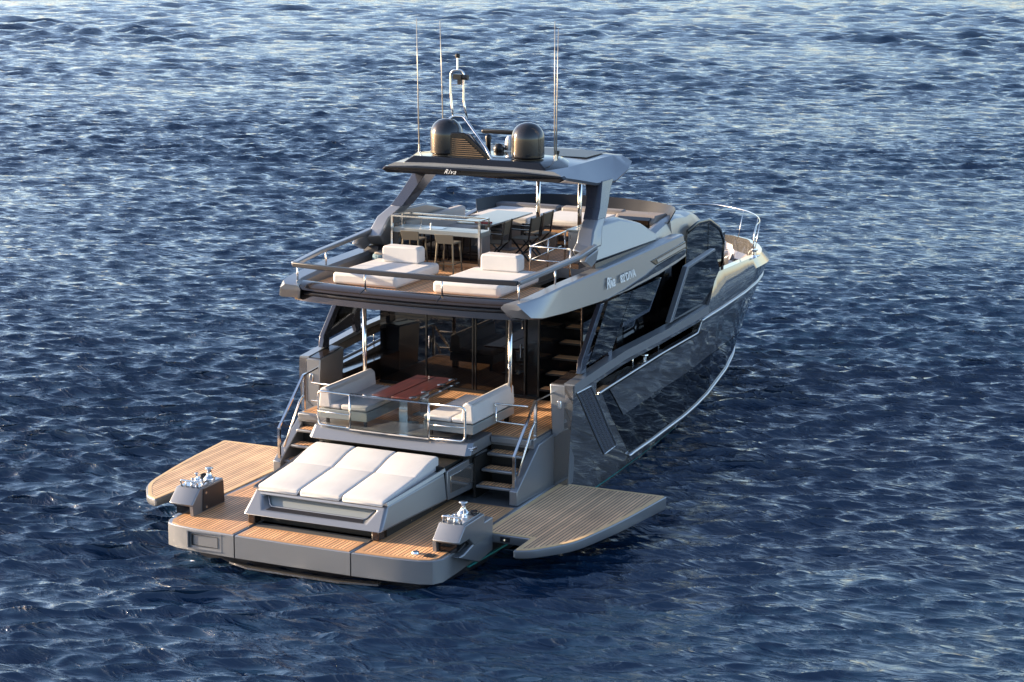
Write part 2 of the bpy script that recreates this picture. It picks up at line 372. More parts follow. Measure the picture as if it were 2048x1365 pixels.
XS = sorted(set([5.42, 6.0, 6.55, 7.0, 7.5, 8, 8.5, 9, 9.5, 10, 10.5, 11, 11.5, 12, 12.35, 12.9, 13.15, 13.4, 13.65, 13.9] + list(np.arange(14.4, 21.1, 0.35)) + [21.3, 21.5, 21.65, 21.8, 21.9, 21.96, 22]))
def hull_side(s):
    rows = ROWS; V, F = [], []; n = len(rows)
    for X in XS:
        for r in rows:
            x, y, z = hrow(r, X); V.append((x, s*y, z))
    for i in range(len(XS)-1):
        for j in range(n-1):
            if rows[j] == 'sill' and 6.5 <= XS[i] < 12.3: continue      # the long side opening
            a = i*n+j; F.append([a, a+1, a+n+1, a+n] if s > 0 else [a, a+n, a+n+1, a+1])
    # inner skin
    k = len(V); T = 0.17
    def deckz(X): return 1.70 if X < 13.5 else 2.32
    for X in XS:
        for r in ('dk', 'sill', 'railb', 'gun'):
            if r == 'dk': x, y, z = hrow('sill', X); z = deckz(X)
            else: x, y, z = hrow(r, X)
            x = min(x, 21.8 if r != 'dk' else 21.5)
            V.append((x, s*max(y-T*(1 if X < 21 else 0.6), 0), z))
    for i in range(len(XS)-1):
        for j in range(3):
            if j == 1 and 6.5 <= XS[i] < 12.3: continue
            a = k+i*4+j; F.append([a, a+4, a+5, a+1])
        g = i*n
        F.append([g+7, k+i*4+3, k+i*4+7, g+n+7])                          # top of gunwale
        if 6.5 <= XS[i] < 12.3:
            F.append([g+4, k+i*4+1, k+i*4+5, g+n+4]); F.append([g+5, k+i*4+2, k+i*4+6, g+n+5])
    for i in range(len(XS)):                                              # ends of the opening
        if XS[i] in (6.55, 12.35): F.append([i*n+4, i*n+5, k+i*4+2, k+i*4+1])
    # aft end closed from keel up
    F.append([k+3, 7, 6, 5, 4, k+1, k+2]); F.append([k+0, k+1, 4, 3, 2, 1, 0])
    return V, F
link('hull', *merge(hull_side(1), hull_side(-1)), HULLP, Y, auto=True)

def patch(x_lo, x_hi, zl, zh, s, off=0.008, nx=40, nz=4):
    """sheet following the hull side; x limits may depend on z, z limits on x"""
    V, F = [], []
    for i in range(nx+1):
        for j in range(nz+1):
            tz = j/nz; t = i/nx
            xa = x_lo(tz); xb = x_hi(tz); x = xa+(xb-xa)*t; z0, z1 = zl(x), zh(x); z = z0+(z1-z0)*tz
            V.append((x, s*(hull_y(x, z)+off), z))
    for i in range(nx):
        for j in range(nz):
            a = i*(nz+1)+j; F.append([a, a+1, a+nz+2, a+nz+1])
    return V, F
def chz(x): return interp(x, NX, HL['chine'][2])
def midz(x): return interp(x, [8, 10, 13.8, 16.6, 18.6], [1.41, 1.50, 1.60, 1.50, 1.20])
def silz(x): return interp(x, NX, HL['sill'][2])
for s in (1, -1):
    xl = lambda t: 8.62 - t*0.98
    link('hull_window', *merge(
        patch(xl, lambda t: 18.75, lambda x: chz(x)+0.05, lambda x: max(midz(x), chz(x)+0.06), s, 0.006, 60, 4),
        patch(lambda t: 7.66-t*0.80, lambda t: 8.25-t*1.02, lambda x: 1.37, lambda x: 2.13, s, 0.006, 6, 6)), HULLG, Y, smooth=True)
    # folded balcony panel between window and opening
    link('balcony_panel', *patch(lambda t: 8.12-t*0.92, lambda t: 12.6, lambda x: midz(x)+0.01, lambda x: silz(x)-0.03, s, 0.022, 30, 3), HULLP, Y, auto=True)
    g = link('air_grille', *patch(lambda t: 7.22-t*1.66, lambda t: 7.86-t*1.62, lambda x: 0.84, lambda x: 2.40, s, 0.010, 6, 12), RUBBER, Y)
    sl_ = []
    for i in range(34):
        t = (i+.5)/34; z = .84+1.56*t; xa, xb = 7.22-t*1.66, 7.86-t*1.62
        P_ = [(xa+(xb-xa)*q/8, z+(.014 if q % 2 else -.014)) for q in range(9)]
        sl_.append(loft([[(x, s*(hull_y(x, zz)+.012), zz-.011), (x, s*(hull_y(x, zz)+.026), zz), (x, s*(hull_y(x, zz)+.012), zz+.011)] for x, zz in P_], closed=True))
    link('grille_slats', *merge(*sl_), mat('grille_metal', (.16, .16, .17), .25, 1.0), g)
    ed = [(5.56, 2.40), (6.24, 2.40), (7.86, .86), (7.22, .82), (5.56, 2.40)]
    link('grille_frame', *tube([(x, s*(hull_y(x, z)+0.014), z) for (a, b) in zip(ed[:-1], ed[1:]) for x, z in [(a[0]+(b[0]-a[0])*t/6, a[1]+(b[1]-a[1])*t/6) for t in range(6)]], 0.012, 6), STEELB, g)
    link('chine_trim', *tube([(lambda p: (p[0], s*(p[1]+0.015), p[2]))(hrow('chine', X)) for X in np.linspace(8.6, 21.6, 60)], 0.035, 8), STEELB, Y, smooth=True)
    link('rub_strip', *tube([(lambda p: (p[0], s*(p[1]+0.012), p[2]))(hrow('railb', X)) for X in np.linspace(12.4, 21.95, 50)], 0.028, 8), STEELB, Y, smooth=True)
    link('sill_trim', *tube([(x, s*(hull_y(x, silz(x))-0.0), silz(x)+0.01) for x in np.linspace(6.7, 12.2, 24)]+[(12.42, s*3.05, 2.58)], 0.026, 8), STEELB, Y, smooth=True)
    # rail cap along the bulwark
    link('bulwark_rail', *loft([[(x, s*(interp(x, NX, HL['gun'][1])+0.022), interp(x, NX, HL['gun'][2])-0.15), (x, s*(interp(x, NX, HL['gun'][1])+0.014), interp(x, NX, HL['gun'][2])+0.02), (x, s*(interp(x, NX, HL['gun'][1])-0.19), interp(x, NX, HL['gun'][2])+0.03), (x, s*(interp(x, NX, HL['gun'][1])-0.20), interp(x, NX, HL['gun'][2])-0.05)] for x in np.linspace(5.46, 12.85, 34)], closed=True), PAINT, Y, auto=True)
    for x in (8.57, 10.06):
        link('stanchion', *tube([(x, s*2.93, silz(x)), (x, s*2.93, silz(x)+0.36)], 0.014), CHROME, Y, smooth=True)
    c = link('cleat', *merge(tube([(9.33, s*2.90, 2.29), (9.33, s*2.90, 2.40)], 0.035, 12), lathe([(0.0, .12), (.075, .12), (.08, .10), (.04, .07), (.04, 0), (.07, -.02)], (9.33, s*2.90, 2.31), 14), box(9.05, 9.62, s*2.90-.06, s*2.90+.06, 2.285, 2.30)), CHROME, Y, smooth=False)
    link('boot_line', *patch(lambda t: 5.45, lambda t: 12.5, lambda x: .13, lambda x: .165, s, 0.006, 30, 1), TEAL, Y)

# --- lower hull under the swim platform
def lowhull(s):
    rings = []
    for x, y in ((0.55, 2.30), (1.0, 2.55), (2.0, 2.68), (3.5, 2.76), (5.44, 2.83)):
        rings.append([(x, 0, -0.6), (x, s*(y-0.12), -0.02), (x, s*y, 0.30), (x, s*(y+0.02), 0.60), (x, 0, 0.60)])
    return loft(rings, closed=True)
link('lower_hull', *merge(lowhull(1), lowhull(-1)), RAILP, Y, auto=True)
for s in (1, -1):
    link('boot_line', *sy(box(1.6, 5.44, 2.74, 2.80, 0.13, 0.165) if False else hexa([(1.5, 2.60, .13), (5.44, 2.80, .13), (5.44, 2.835, .13), (1.5, 2.64, .13)], [(1.5, 2.60, .165), (5.44, 2.80, .165), (5.44, 2.84, .165), (1.5, 2.65, .165)]), s), TEAL, Y)

# --- swim platform
PLATZ = 0.62
def plat_poly(y0, y1):
    return None
half = [(0.0, 1.14), (0.03, 1.9), (0.10, 2.45), (0.20, 2.62), (0.42, 2.70), (0.85, 2.68), (2.0, 2.64), (5.44, 2.60), (5.44, 0.0), (0.9, 0.0)]
plat = empty('swim_platform', (0, 0, 0), Y)
def platform_section(poly, name):
    top = inset2d(poly, 0.012); bot = inset2d(poly, 0.0)
    low = [(x+0.03 if x < 0.6 else x, y*0.992) for x, y in poly]
    return link(name, *loft([[(x, y, 0.195) for x, y in low], [(x, y, 0.215) for x, y in bot], [(x, y, 0.605) for x, y in bot], [(x, y, 0.62) for x, y in top]], closed=True), PAINT, plat, auto=True)
side_poly = [(0.0, 1.155), (0.03, 1.9), (0.09, 2.40), (0.17, 2.60), (0.36, 2.70), (0.80, 2.70), (2.0, 2.66), (5.42, 2.60), (5.42, 1.3), (0.9, 1.155)]
platform_section(side_poly, 'platform_body')
platform_section([(x, -y) for x, y in side_poly][::-1], 'platform_body')
platform_section([(0.0, -1.13), (0.88, -1.13), (0.88, 1.13), (0.0, 1.13), (-0.012, 0.0)], 'platform_flap')
link('platform_body', *box(0.9, 5.42, -1.3, 1.3, 0.2, 0.60), RUBBER, plat)
strip = [(0.045, 1.20), (0.075, 1.9), (0.13, 2.36), (0.20, 2.53), (0.36, 2.62), (0.80, 2.62), (3.6, 2.55), (3.6, 1.30), (0.9, 1.30), (0.9, 1.20)]
teak_panel(strip, 0.62, plat, TEAK, TEAKP); teak_panel([(x, -y) for x, y in strip][::-1], 0.62, plat, TEAK, TEAKP)
teak_panel([(0.04, -1.09), (0.60, -1.09), (0.60, 1.09), (0.04, 1.09), (0.03, 0)], 0.62, plat, TEAK, TEAKP, mw=0.055)
# locker lid let into the transom, port side
link('transom_locker', *merge(box(-0.004, 0.05, 1.40, 2.10, .575, .59), box(-0.004, 0.05, 1.40, 2.10, .27, .285), box(0.006, 0.06, 1.40, 1.415, .285, .575), box(-0.001, 0.06, 2.085, 2.10, .285, .575)), PAINT, plat)
link('transom_locker_seal', *merge(box(0.006, 0.05, 1.48, 1.485, .33, .53), box(0.008, 0.05, 1.48, 2.02, .33, .336), box(0.012, 0.06, 2.015, 2.02, .33, .53), box(0.008, 0.05, 1.48, 2.02, .525, .53)), RUBBER, plat)
link('platform_socket', *lathe([(0, .03), (.06, .03), (.07, .0)], (0.42, -2.16, .632), 16), CHROME, plat, smooth=False)
link('shore_power_cover', *merge(box(0.30, 0.48, -2.52, -2.36, .632, .645)), BLKMET, plat)
# under-platform steps and exhaust
link('boarding_ladder_cassette', *merge(prism([(0.5, .05), (0.45, .19), (1.6, .19), (1.6, -.1), (0.9, -.1)], 'y', -1.6, 1.9)), RUBBER, plat)
link('underwater_step', *merge(bar([(.18, -1.6, .08), (.10, -.9, .05), (.10, .9, .05), (.18, 1.3, .08)], .16, .03)), HULLP, plat)

# --- fold-out wings
wing_raw = [(2.0, 2.64), (2.0, 3.56), (1.24, 3.58), (1.38, 3.86), (2.08, 4.36), (3.60, 4.62), (5.54, 4.80), (5.54, 2.64)]
wing_rad = [0, .06, .05, .12, .5, .6, .05, 0]
def wing_in(d, mr=0): return rcorner(inset2d(wing_raw, d), wing_rad, 4)
for s in (1, -1):
    f_ = lambda P: [(x, y) for x, y in P] if s > 0 else [(x, -y) for x, y in P]
    A_, B_, C_, D_ = f_(wing_in(.02)), f_(wing_in(0.0)), f_(wing_in(.012)), wing_in(.03)
    wg = link('folding_wing', *loft([[(x, y, .49-.024*x) for x, y in A_], [(x, y, .515-.02*x) for x, y in B_], [(x, y, .585) for x, y in B_], [(x, y, .60) for x, y in C_]], closed=True), PAINT, Y, auto=True, label='teak topped wing folded out to %s' % ('port' if s > 0 else 'starboard'))
    wg.location.z = .03
    outer_, inner_ = f_(wing_in(.03)), f_(wing_in(.10))
    pk = link('teak_planking', *prism(inner_, 'z', .60, .608), TEAKW, wg)
    n_ = len(outer_); V_ = [(*p, .60) for p in outer_]+[(*p, .60) for p in inner_]+[(*p, .611) for p in outer_]+[(*p, .611) for p in inner_]
    F_ = []
    for i in range(n_):
        k = (i+1) % n_; F_ += [[2*n_+i, 2*n_+k, 3*n_+k, 3*n_+i], [i, k, 2*n_+k, 2*n_+i], [n_+i, n_+k, 3*n_+k, 3*n_+i]]
    link('margin_plank', V_, F_, TEAKWP, pk)
    link('wing_cleat', *merge(box(1.985, 2.0, s*3.1-.09, s*3.1+.09, .485, .565)), BLKMET, wg)
    link('cleat_pin', *lathe([(0, .03), (.03, .03), (.035, 0)], (1.975, s*3.1, .515), 10), CHROME, wg)

# --- mooring stations on the platform corners
def mooring(s):
    t = empty('mooring_station', (0, 0, 0), Y, label='mooring station on the %s platform corner' % ('port' if s > 0 else 'starboard'))
    z0 = 0.63; tz = z0+.45
    prof = [(0.64, z0+.17), (0.60, z0+.21), (0.86, tz), (1.66, tz+.01), (1.69, z0), (1.25, z0), (1.02, z0+.17)]
    rings = []
    for yy, ins in ((2.375, .02), (2.40, 0), (2.80, 0), (2.87, .03)):
        cx = sum(p[0] for p in prof)/7; cz = sum(p[1] for p in prof)/7
        rings.append([(p[0]+(cx-p[0])*ins*1.5, s*yy, p[1]+(cz-p[1])*ins) for p in prof])
    link('housing', *loft(rings, closed=True), PAINT, t, bevel=.012)
    link('housing_leg', *sy(merge(prism([(0.64, z0), (0.62, z0+.18), (1.1, z0+.18), (1.1, z0)], 'y', 2.375, 2.44), box(1.1, 1.67, 2.37, 2.40, z0, z0+.17)), s), PAINT, t)
    link('fender_recess', *sy(box(0.72, 1.62, 2.45, 2.78, z0, z0+.165), s), BLACK, t)
    link('side_cheek', *sy(prism([(0.86, z0-.05), (1.36, z0+.06), (1.60, z0+.30), (2.02, z0+.30), (2.02, z0-.3), (1.45, z0-.36), (0.66, z0-.06)], 'y', 2.70, 2.86), s), PAINT, t, bevel=.02)
    link('inner_panel', *sy(prism([(0.93, z0+.02), (0.96, tz-.03), (1.63, tz-.03), (1.65, z0+.02)], 'y', 2.360, 2.372), s), RAILP, t)
    for dz in (.34, .08): link('hand_switch', *tube([(1.04, s*2.35, z0+dz), (1.04, s*2.37, z0+dz)], .026, 12), CHROME, t)
    def spool(x, y, h, r):
        return lathe([(r*1.9, 0), (r*1.9, h*.14), (r*1.5, h*.24), (r*1.0, h*.36), (r*.85, h*.6), (r*.92, h*.84), (r*1.4, h*.93), (r*1.4, h), (0, h+.006)], (x, s*y, tz+.01), 18)
    link('top_plate', *sy(box(0.90, 1.62, 2.42, 2.80, tz+.004, tz+.016), s), STEELB, t)
    link('capstan', *spool(1.46, 2.55, .22, .055), CHROME, t, smooth=True)
    link('bollard', *spool(1.02, 2.62, .12, .024), CHROME, t, smooth=True)
    link('bollard', *spool(1.24, 2.68, .16, .026), CHROME, t, smooth=True)
    link('chock_frame', *merge(tube([(.90, s*2.44, tz), (.87, s*2.44, tz+.12), (.87, s*2.78, tz+.12), (.90, s*2.78, tz)], .017, 8, fil=.03),
                               tube([(.87, s*2.55, tz), (.87, s*2.55, tz+.12)], .014), tube([(.87, s*2.67, tz), (.87, s*2.67, tz+.12)], .014),
                               tube([(.90, s*2.45, tz+.11), (1.28, s*2.45, tz+.03)], .016), tube([(1.08, s*2.46, tz), (1.14, s*2.52, tz+.09), (1.28, s*2.52, tz)], .014)), CHROME, t, smooth=True)
    coil = [(1.56+.07*math.cos(a)*(1+.2*math.sin(3*a)), s*(2.72+.07*math.sin(a)), tz+.03+.010*a/6) for a in np.linspace(0, 14, 50)]
    link('mooring_line', *tube(coil, .013, 6), BLKMET, t, smooth=True)
for s in (1, -1): mooring(s)

# --- aft sun lounge on the garage door
sl = empty('aft_sun_lounge', (0, 0, 0), Y)
def aft_x(z): return 0.66 + (z-.80)*0.95
def ap(y, z, d=0.0): return (aft_x(z)+d, y, z)
OUT = [(1.30, 1.20), (-1.30, 1.20), (-1.38, .80), (1.38, .80)]          # aft face outline (y, z)
FR = [(1.16, 1.10), (-1.16, 1.10), (-1.02, .89), (1.02, .89)]           # mouth of the recess
BK = [(1.10, 1.10), (-1.10, 1.10), (-.96, .93), (.96, .93)]
def lounge_body():
    V = [ap(y, z) for y, z in OUT]+[ap(y, z) for y, z in FR]+[ap(y, z, .17) for y, z in BK]
    V += [(3.0, 1.45, 1.32), (3.0, -1.45, 1.32), (3.0, -1.51, .80), (3.0, 1.51, .80)]
    F = []
    for i in range(4):
        k = (i+1) % 4; F += [[i, k, 4+k, 4+i], [4+i, 4+k, 8+k, 8+i], [i, k, 12+k, 12+i]]
    F += [[12, 13, 14, 15]]
    return V, F
link('lounge_body', *lounge_body(), PAINT, sl, bevel=.07, seg=5)
link('aft_window_glass', *hexa([ap(y*.99, z, .165) for y, z in BK], [ap(y*.99, z, .20) for y, z in BK]), GREYTOP, sl)
link('aft_window_frame', *tube([ap(y*.985, z, .13) for y, z in BK+BK[:2]], .018, 8, fil=.06), PAINT, sl, smooth=True)
link('aft_shelf', *hexa([ap(-.96, .900, .02), ap(.96, .900, .02), ap(.9, .935, .14), ap(-.9, .935, .14)], [ap(-.96, .904, .02), ap(.96, .904, .02), ap(.9, .939, .14), ap(-.9, .939, .14)]), RAILP, sl)
# rim round the cushions
for s in (1, -1):
    link('lounge_rim', *loft([[(x, s*(y0-.10), z0), (x, s*(y0-.02), z0+.035), (x, s*y0, z0-.02)] for x, y0, z0 in ((.98, 1.34, 1.215), (2.0, 1.41, 1.285), (2.9, 1.47, 1.35), (3.0, 1.47, 1.36))], closed=True), PAINT, sl, auto=True)
def cush_z(x): return interp(x, [0.9, 1.0, 2.25, 2.5, 2.75, 3.08, 3.2], [1.27, 1.30, 1.43, 1.49, 1.56, 1.60, 1.57])
for y0, y1 in ((-1.26, -.43), (-.41, .41), (.43, 1.26)):
    rings = []
    for x in [0.985, 1.0, 1.05, 1.2, 1.6, 2.0, 2.2, 2.24, 2.28, 2.35, 2.5, 2.65, 2.8, 3.0, 3.1, 3.15, 3.165]:
        e = .05 if x < 1.0 or x > 3.16 else (.02 if x < 1.04 or x > 3.12 else 0)
        zt = cush_z(x)-.035-e-(0.012 if abs(x-2.24) < .02 else 0); zb = min(1.20+(x-1)*.06, zt-.04)
        ya, yb = y0+e*.6, y1-e*.6; r = .022
        rings.append([(x, ya, zb), (x, ya, zt-r), (x, ya+r*.3, zt-r*.3), (x, ya+r, zt), (x, ya+r*2.2, zt+.004), (x, (ya+yb)/2, zt+.005), (x, yb-r*2.2, zt+.004), (x, yb-r, zt), (x, yb-r*.3, zt-r*.3), (x, yb, zt-r), (x, yb, zb)])
    link('sunpad_cushion', *loft(rings, closed=True), CUSH, sl, auto=True)
for y0 in (1.16, -1.30): link('lounge_support', *box(0.72, 0.95, y0, y0+.14, .63, .81), BRONZE, sl, bevel=.02)
link('garage_wall', *merge(box(1.02, 4.5, -1.30, 1.30, .602, .81), box(3.02, 4.5, -1.42, 1.42, .80, 1.40)), RUBBER, sl)
for s in (1, -1):
    link('garage_side_panel', *sy(hexa([(3.02, 1.46, .80), (4.45, 1.52, .80), (4.45, 1.60, .80), (3.02, 1.51, .80)], [(3.02, 1.44, 1.33), (4.45, 1.55, 1.44), (4.45, 1.62, 1.44), (3.02, 1.49, 1.33)]), s), PAINT, sl, bevel=.01)
    link('service_hatch', *sy(hexa([(3.1, 1.50, .92), (3.95, 1.54, .92), (3.95, 1.595, .92), (3.1, 1.53, .92)], [(3.1, 1.49, 1.24), (3.95, 1.54, 1.28), (3.95, 1.600, 1.28), (3.1, 1.52, 1.24)]), s), HULLP, sl, bevel=.01)
    for x in (1.9, 2.7, 3.4): link('kick_light', *tube([(x, s*1.335, .70), (x, s*1.30, .70)], .012, 8), CHROME, sl)

# --- cockpit
SOLE = 1.66
ck = Y
link('cockpit_floor', *merge(box(3.75, 7.66, -1.62, 1.62, 1.50, SOLE), box(4.60, 7.66, -2.50, -1.62, 1.50, SOLE), box(4.60, 7.66, 1.62, 2.50, 1.50, SOLE)), PAINT, ck)
teak_panel([(3.72, -1.60), (4.64, -1.60), (4.64, -2.44), (7.6, -2.44), (7.6, 2.44), (4.64, 2.44), (4.64, 1.60), (3.72, 1.60)], SOLE, ck, TEAK, TEAKP)
# coaming plate overhanging the sunpad
cp = [(3.52, -1.60), (3.52, 1.60), (3.60, 1.68), (4.62, 1.66), (4.62, -1.66), (3.60, -1.68)]
link('coaming', *loft([[(x+.10, y*.97, 1.47) for x, y in cp], [(x, y, 1.51) for x, y in cp], [(x+.17 if x < 3.7 else x, y*.985, 1.71) for x, y in cp], [(x+.24 if x < 3.7 else x, y*.97, 1.715) for x, y in cp]], closed=True), PAINT, ck, bevel=.012)
link('coaming_recess', *box(3.80, 4.6, -1.58, 1.58, 1.30, 1.47), RUBBER, ck)
link('speaker_grille', *merge(*[tube([(3.66+.055*i, -1.70, 1.60+.03*j), (3.66+.055*i, -1.60, 1.60+.03*j)], .012, 8) for i in range(4) for j in range(2)]), CHROME, ck)
# aft rail with glass
ar = empty('aft_railing', (0, 0, 0), ck)
for s in (1, -1):
    link('rail_loop', *tube([(3.62, s*.82, 2.39), (3.66, s*1.48, 2.39), (3.68, s*1.53, 2.33), (3.68, s*1.53, 1.80), (3.66, s*1.48, 1.745), (3.62, s*.82, 1.745)], .022, 10, fil=.05), CHROME, ar, smooth=True)
    link('rail_post', *tube([(3.62, s*.82, 1.71), (3.62, s*.82, 2.39)], .022, 10), CHROME, ar, smooth=True)
    link('rail_crossbar', *tube([(3.62, s*.82, 2.0), (3.67, s*1.53, 2.0)], .014, 8), CHROME, ar, smooth=True)
    link('gate_rail', *tube([(4.75, s*1.66, 2.18), (4.75, s*1.62, 2.24), (4.78, s*2.30, 2.24)], .018, 8, fil=.04), CHROME, ar, smooth=True)
    link('gate_rail', *tube([(4.75, s*1.66, 2.18), (4.75, s*1.66, 1.90), (4.78, s*2.30, 1.88)], .018, 8, fil=.04), CHROME, ar, smooth=True)
link('rail_bar', *merge(bar([(3.62, -.82, 2.40), (3.60, 0, 2.40), (3.62, .82, 2.40)], .05, .03), bar([(3.62, -.82, 1.735), (3.60, 0, 1.735), (3.62, .82, 1.735)], .05, .025)), CHROME, ar)
link('rail_glass', *box(3.605, 3.613, -.80, .80, 1.76, 2.37), CLEAR, ar)
# stairs both sides
for s in (1, -1):
    t = empty('staircase', (0, 0, 0), Y, label='stairs on the %s side of the sunpad' % ('port' if s > 0 else 'starboard'))
    link('stair_well', *sy(merge(box(4.62, 4.68, 1.62, 2.46, .62, 1.52), box(3.9, 4.62, 1.60, 1.64, .62, 1.4)), s), RUBBER, t)
    link('landing_edge', *sy(box(4.52, 4.64, 1.66, 2.46, 1.55, 1.675), s), PAINT, t, bevel=.015)
    for x, z in ((3.86, .90), (4.10, 1.15), (4.34, 1.40)):
        tr = link('stair_tread', *sy(box(x, x+.30, 1.66, 2.40, z-.06, z), s), PAINT, t, bevel=.02, seg=3)
        link('tread_teak', *sy(box(x+.05, x+.28, 1.72, 2.34, z+.002, z+.008), s), TEAK, tr)
    prof = [(3.72, .63), (3.72, .90), (4.72, 1.56), (5.44, 1.60), (5.44, .60)]
    link('stair_side', *sy(prism(prof, 'y', 2.40, 2.56), s), PAINT, t, bevel=.015)
    link('hand_rail', *sy(bar([(3.78, 2.46, 1.53), (4.74, 2.46, 2.38), (5.46, 2.52, 2.40)], .045, .03), s), CHROME, t)
    for q_ in ([(3.80, 2.46, .95), (3.80, 2.46, 1.53)], [(4.76, 2.46, 1.60), (4.76, 2.46, 2.36)]): link('hand_rail_post', *sy(bar(q_, .05, .05), s), CHROME, t)
    link('lower_rail', *sy(tube([(3.98, 2.46, 1.12), (4.60, 2.46, 1.90), (4.76, 2.46, 1.98)], .02, 8, fil=.1), s), CHROME, t, smooth=True)
# bulwark blocks
for s in (1, -1):
    b = link('bulwark_block', *sy(merge(hexa([(5.44, 2.56, .61), (6.4, 2.56, .61), (6.4, 2.80, .61), (5.44, 2.86, .61)], [(5.42, 2.46, 2.56), (6.4, 2.46, 2.62), (6.4, 2.90, 2.64), (5.42, 2.92, 2.56)])), s), PAINT, Y, bevel=.02)
    link('block_top', *sy(hexa([(5.47, 2.49, 2.566), (6.38, 2.49, 2.630), (6.38, 2.86, 2.645), (5.47, 2.88, 2.571)], [(5.47, 2.49, 2.574), (6.38, 2.49, 2.638), (6.38, 2.86, 2.653), (5.47, 2.88, 2.579)]), s), BRONZE, b)
    link('socket', *sy(merge(box(5.400, 5.425, 2.62, 2.70, 2.10, 2.26)), s), CHROME, b, bevel=.02)
    link('inner_side_panel', *sy(box(6.4, 9.5, 2.46, 2.76, 1.60, 2.10), s), BRONZE, Y)
    link('side_deck', *sy(prism([(6.3, 2.2), (13.5, 2.2), (13.5, 2.88), (6.3, 2.78)], 'z', 1.60, 1.665), s), TEAK, Y)
    # slanted glass fin between bulwark and overhang
    fn = empty('side_fin', (0, 0, 0), Y)
    link('fin_post', *sy(prism([(6.02, 2.66), (6.08, 2.90), (7.02, 3.845), (7.20, 3.845), (6.32, 2.88), (6.30, 2.64)], 'y', 2.74, 2.84), s), DARKP, fn, bevel=.01)
    link('fin_post', *sy(prism([(7.30, 3.02), (8.10, 3.845), (8.34, 3.845), (7.62, 3.10), (7.66, 2.74), (7.50, 2.70)], 'y', 2.74, 2.84), s), DARKP, fn, bevel=.01)
    link('fin_sill', *sy(prism([(6.30, 2.80), (6.34, 2.94), (7.34, 3.14), (7.56, 3.0), (7.50, 2.90)], 'y', 2.75, 2.83), s), DARKP, fn, bevel=.01)
    link('fin_glass', *(prism([(6.30, 2.90), (7.12, 3.845), (8.20, 3.845), (7.40, 3.06)], 'y', 2.785, 2.795) if s > 0 else mir(prism([(6.40, 2.76), (7.36, 3.845), (8.66, 3.845), (7.62, 2.84)], 'y', 2.842, 2.85))), CLEAR if s > 0 else MIRROR, fn)
    link('forward_fin', *sy(prism([(8.28, 3.30), (9.60, 3.34), (10.22, 3.845), (10.42, 3.845), (9.74, 3.24), (8.20, 3.18)], 'y', 2.74, 2.84), s), DARKP, fn, bevel=.01)
    link('forward_fin_glass', *sy(prism([(8.10, 3.28), (8.69, 3.845), (10.30, 3.845), (9.68, 3.32)], 'y', 2.843, 2.851), s), MIRROR, fn)
# awning poles
for s in (1, -1):
    link('awning_pole', *tube([(5.6, s*1.56, SOLE), (5.6, s*1.56, 4.0)], .042, 14), CHROME, Y, smooth=True)

# --- salon
sa = empty('salon', (0, 0, 0), Y)
link('salon_wall', *merge(box(7.66, 9.3, -1.30, 2.30, 1.60, 3.99), box(9.3, 16.2, -2.30, 2.30, 1.60, 3.99)), BLACK, sa)
link('sliding_door', *merge(*[box(7.62, 7.655, a, b, 1.72, 3.9) for a, b in ((-.58, .08), (.10, 1.20), (1.22, 2.28), (-.98, -.62))]), GLASSB, sa)
link('door_frame', *merge(*[box(7.60, 7.64, y, y+.03, 1.70, 3.95) for y in (-1.30, -1.0, -.60, .085, .15, 1.20)]+[box(7.58, 7.65, -1.30, 2.28, 1.675, 1.73)]), BLKMET, sa)
for y0 in (1.14, -.9): link('door_handle', *tube([(7.59, y0, 2.5), (7.59, y0, 2.77)], .012), CHROME, sa)
for x in (10.6, 12.8):
    for s in (1, -1):
        link('side_window', *sy(box(x-.95, x+.95, 2.302, 2.312, 2.0, 3.7), s), GLASSB, sa)
st = empty('fly_staircase', (0, 0, 0), Y)
for i in range(7):
    x, z = 7.45+.34*i, 1.93+.255*i
    tr = link('stair_tread', *box(x, x+.30, -2.10, -1.36, z-.035, z), BLKMET, st)
    link('tread_teak', *box(x+.02, x+.28, -2.06, -1.40, z+.002, z+.010), TEAKP, tr)
link('stair_glass', *box(7.30, 7.95, -2.36, -2.34, 1.90, 3.96), MIRROR, st)
link('stair_post', *tube([(7.28, -2.34, 1.66), (7.28, -2.34, 3.845)], .022, 8), BRONZE, st)

# --- flybridge deck, coamings
fl = Y
FZ = 4.20
aft = [(4.20, 0), (4.21, .6), (4.26, 1.4), (4.36, 2.1), (4.46, 2.42)]
outl = [(x, y) for x, y in aft]+[(11.6, 2.45)]
pl = outl + [(x, -y) for x, y in outl[::-1][:-1]]
hole = (6.35, 8.7, -2.02, -1.16)
def slab_with_hole(z0, z1):
    a = [(x, y) for x, y in aft[::-1]]+[(x, -y) for x, y in aft[1:]]       # from port aft to stbd aft
    p1 = a+[(6.35, -2.45), (6.35, 2.45)]
    return merge(prism(p1, 'z', z0, z1), prism([(6.35, -1.16), (8.7, -1.16), (8.7, 2.45), (6.35, 2.45)], 'z', z0, z1), prism([(6.35, -2.45), (8.7, -2.45), (8.7, -2.02), (6.35, -2.02)], 'z', z0, z1), prism([(8.7, -2.45), (12.2, -2.45), (12.2, 2.45), (8.7, 2.45)], 'z', z0, z1))
link('fly_floor', *slab_with_hole(3.99, 4.185), PAINT, fl)
td = [(4.42, -1.9), (4.48, -2.26), (6.35, -2.34), (6.35, 2.34), (4.48, 2.26), (4.42, 1.9)]
teak_panel(td, 4.186, fl, TEAK, TEAKP, mw=.06)
link('teak_planking', *merge(prism([(6.35, -1.16), (11.5, -1.16), (11.5, 2.30), (6.35, 2.30)], 'z', 4.186, 4.194), prism([(8.7, -2.3), (11.5, -2.3), (11.5, -1.16), (8.7, -1.16)], 'z', 4.186, 4.194)), TEAK, fl)
def aftx(y): return interp(abs(y), [0, .6, 1.4, 2.1, 2.42], [3.95, 3.96, 4.02, 4.12, 4.26])
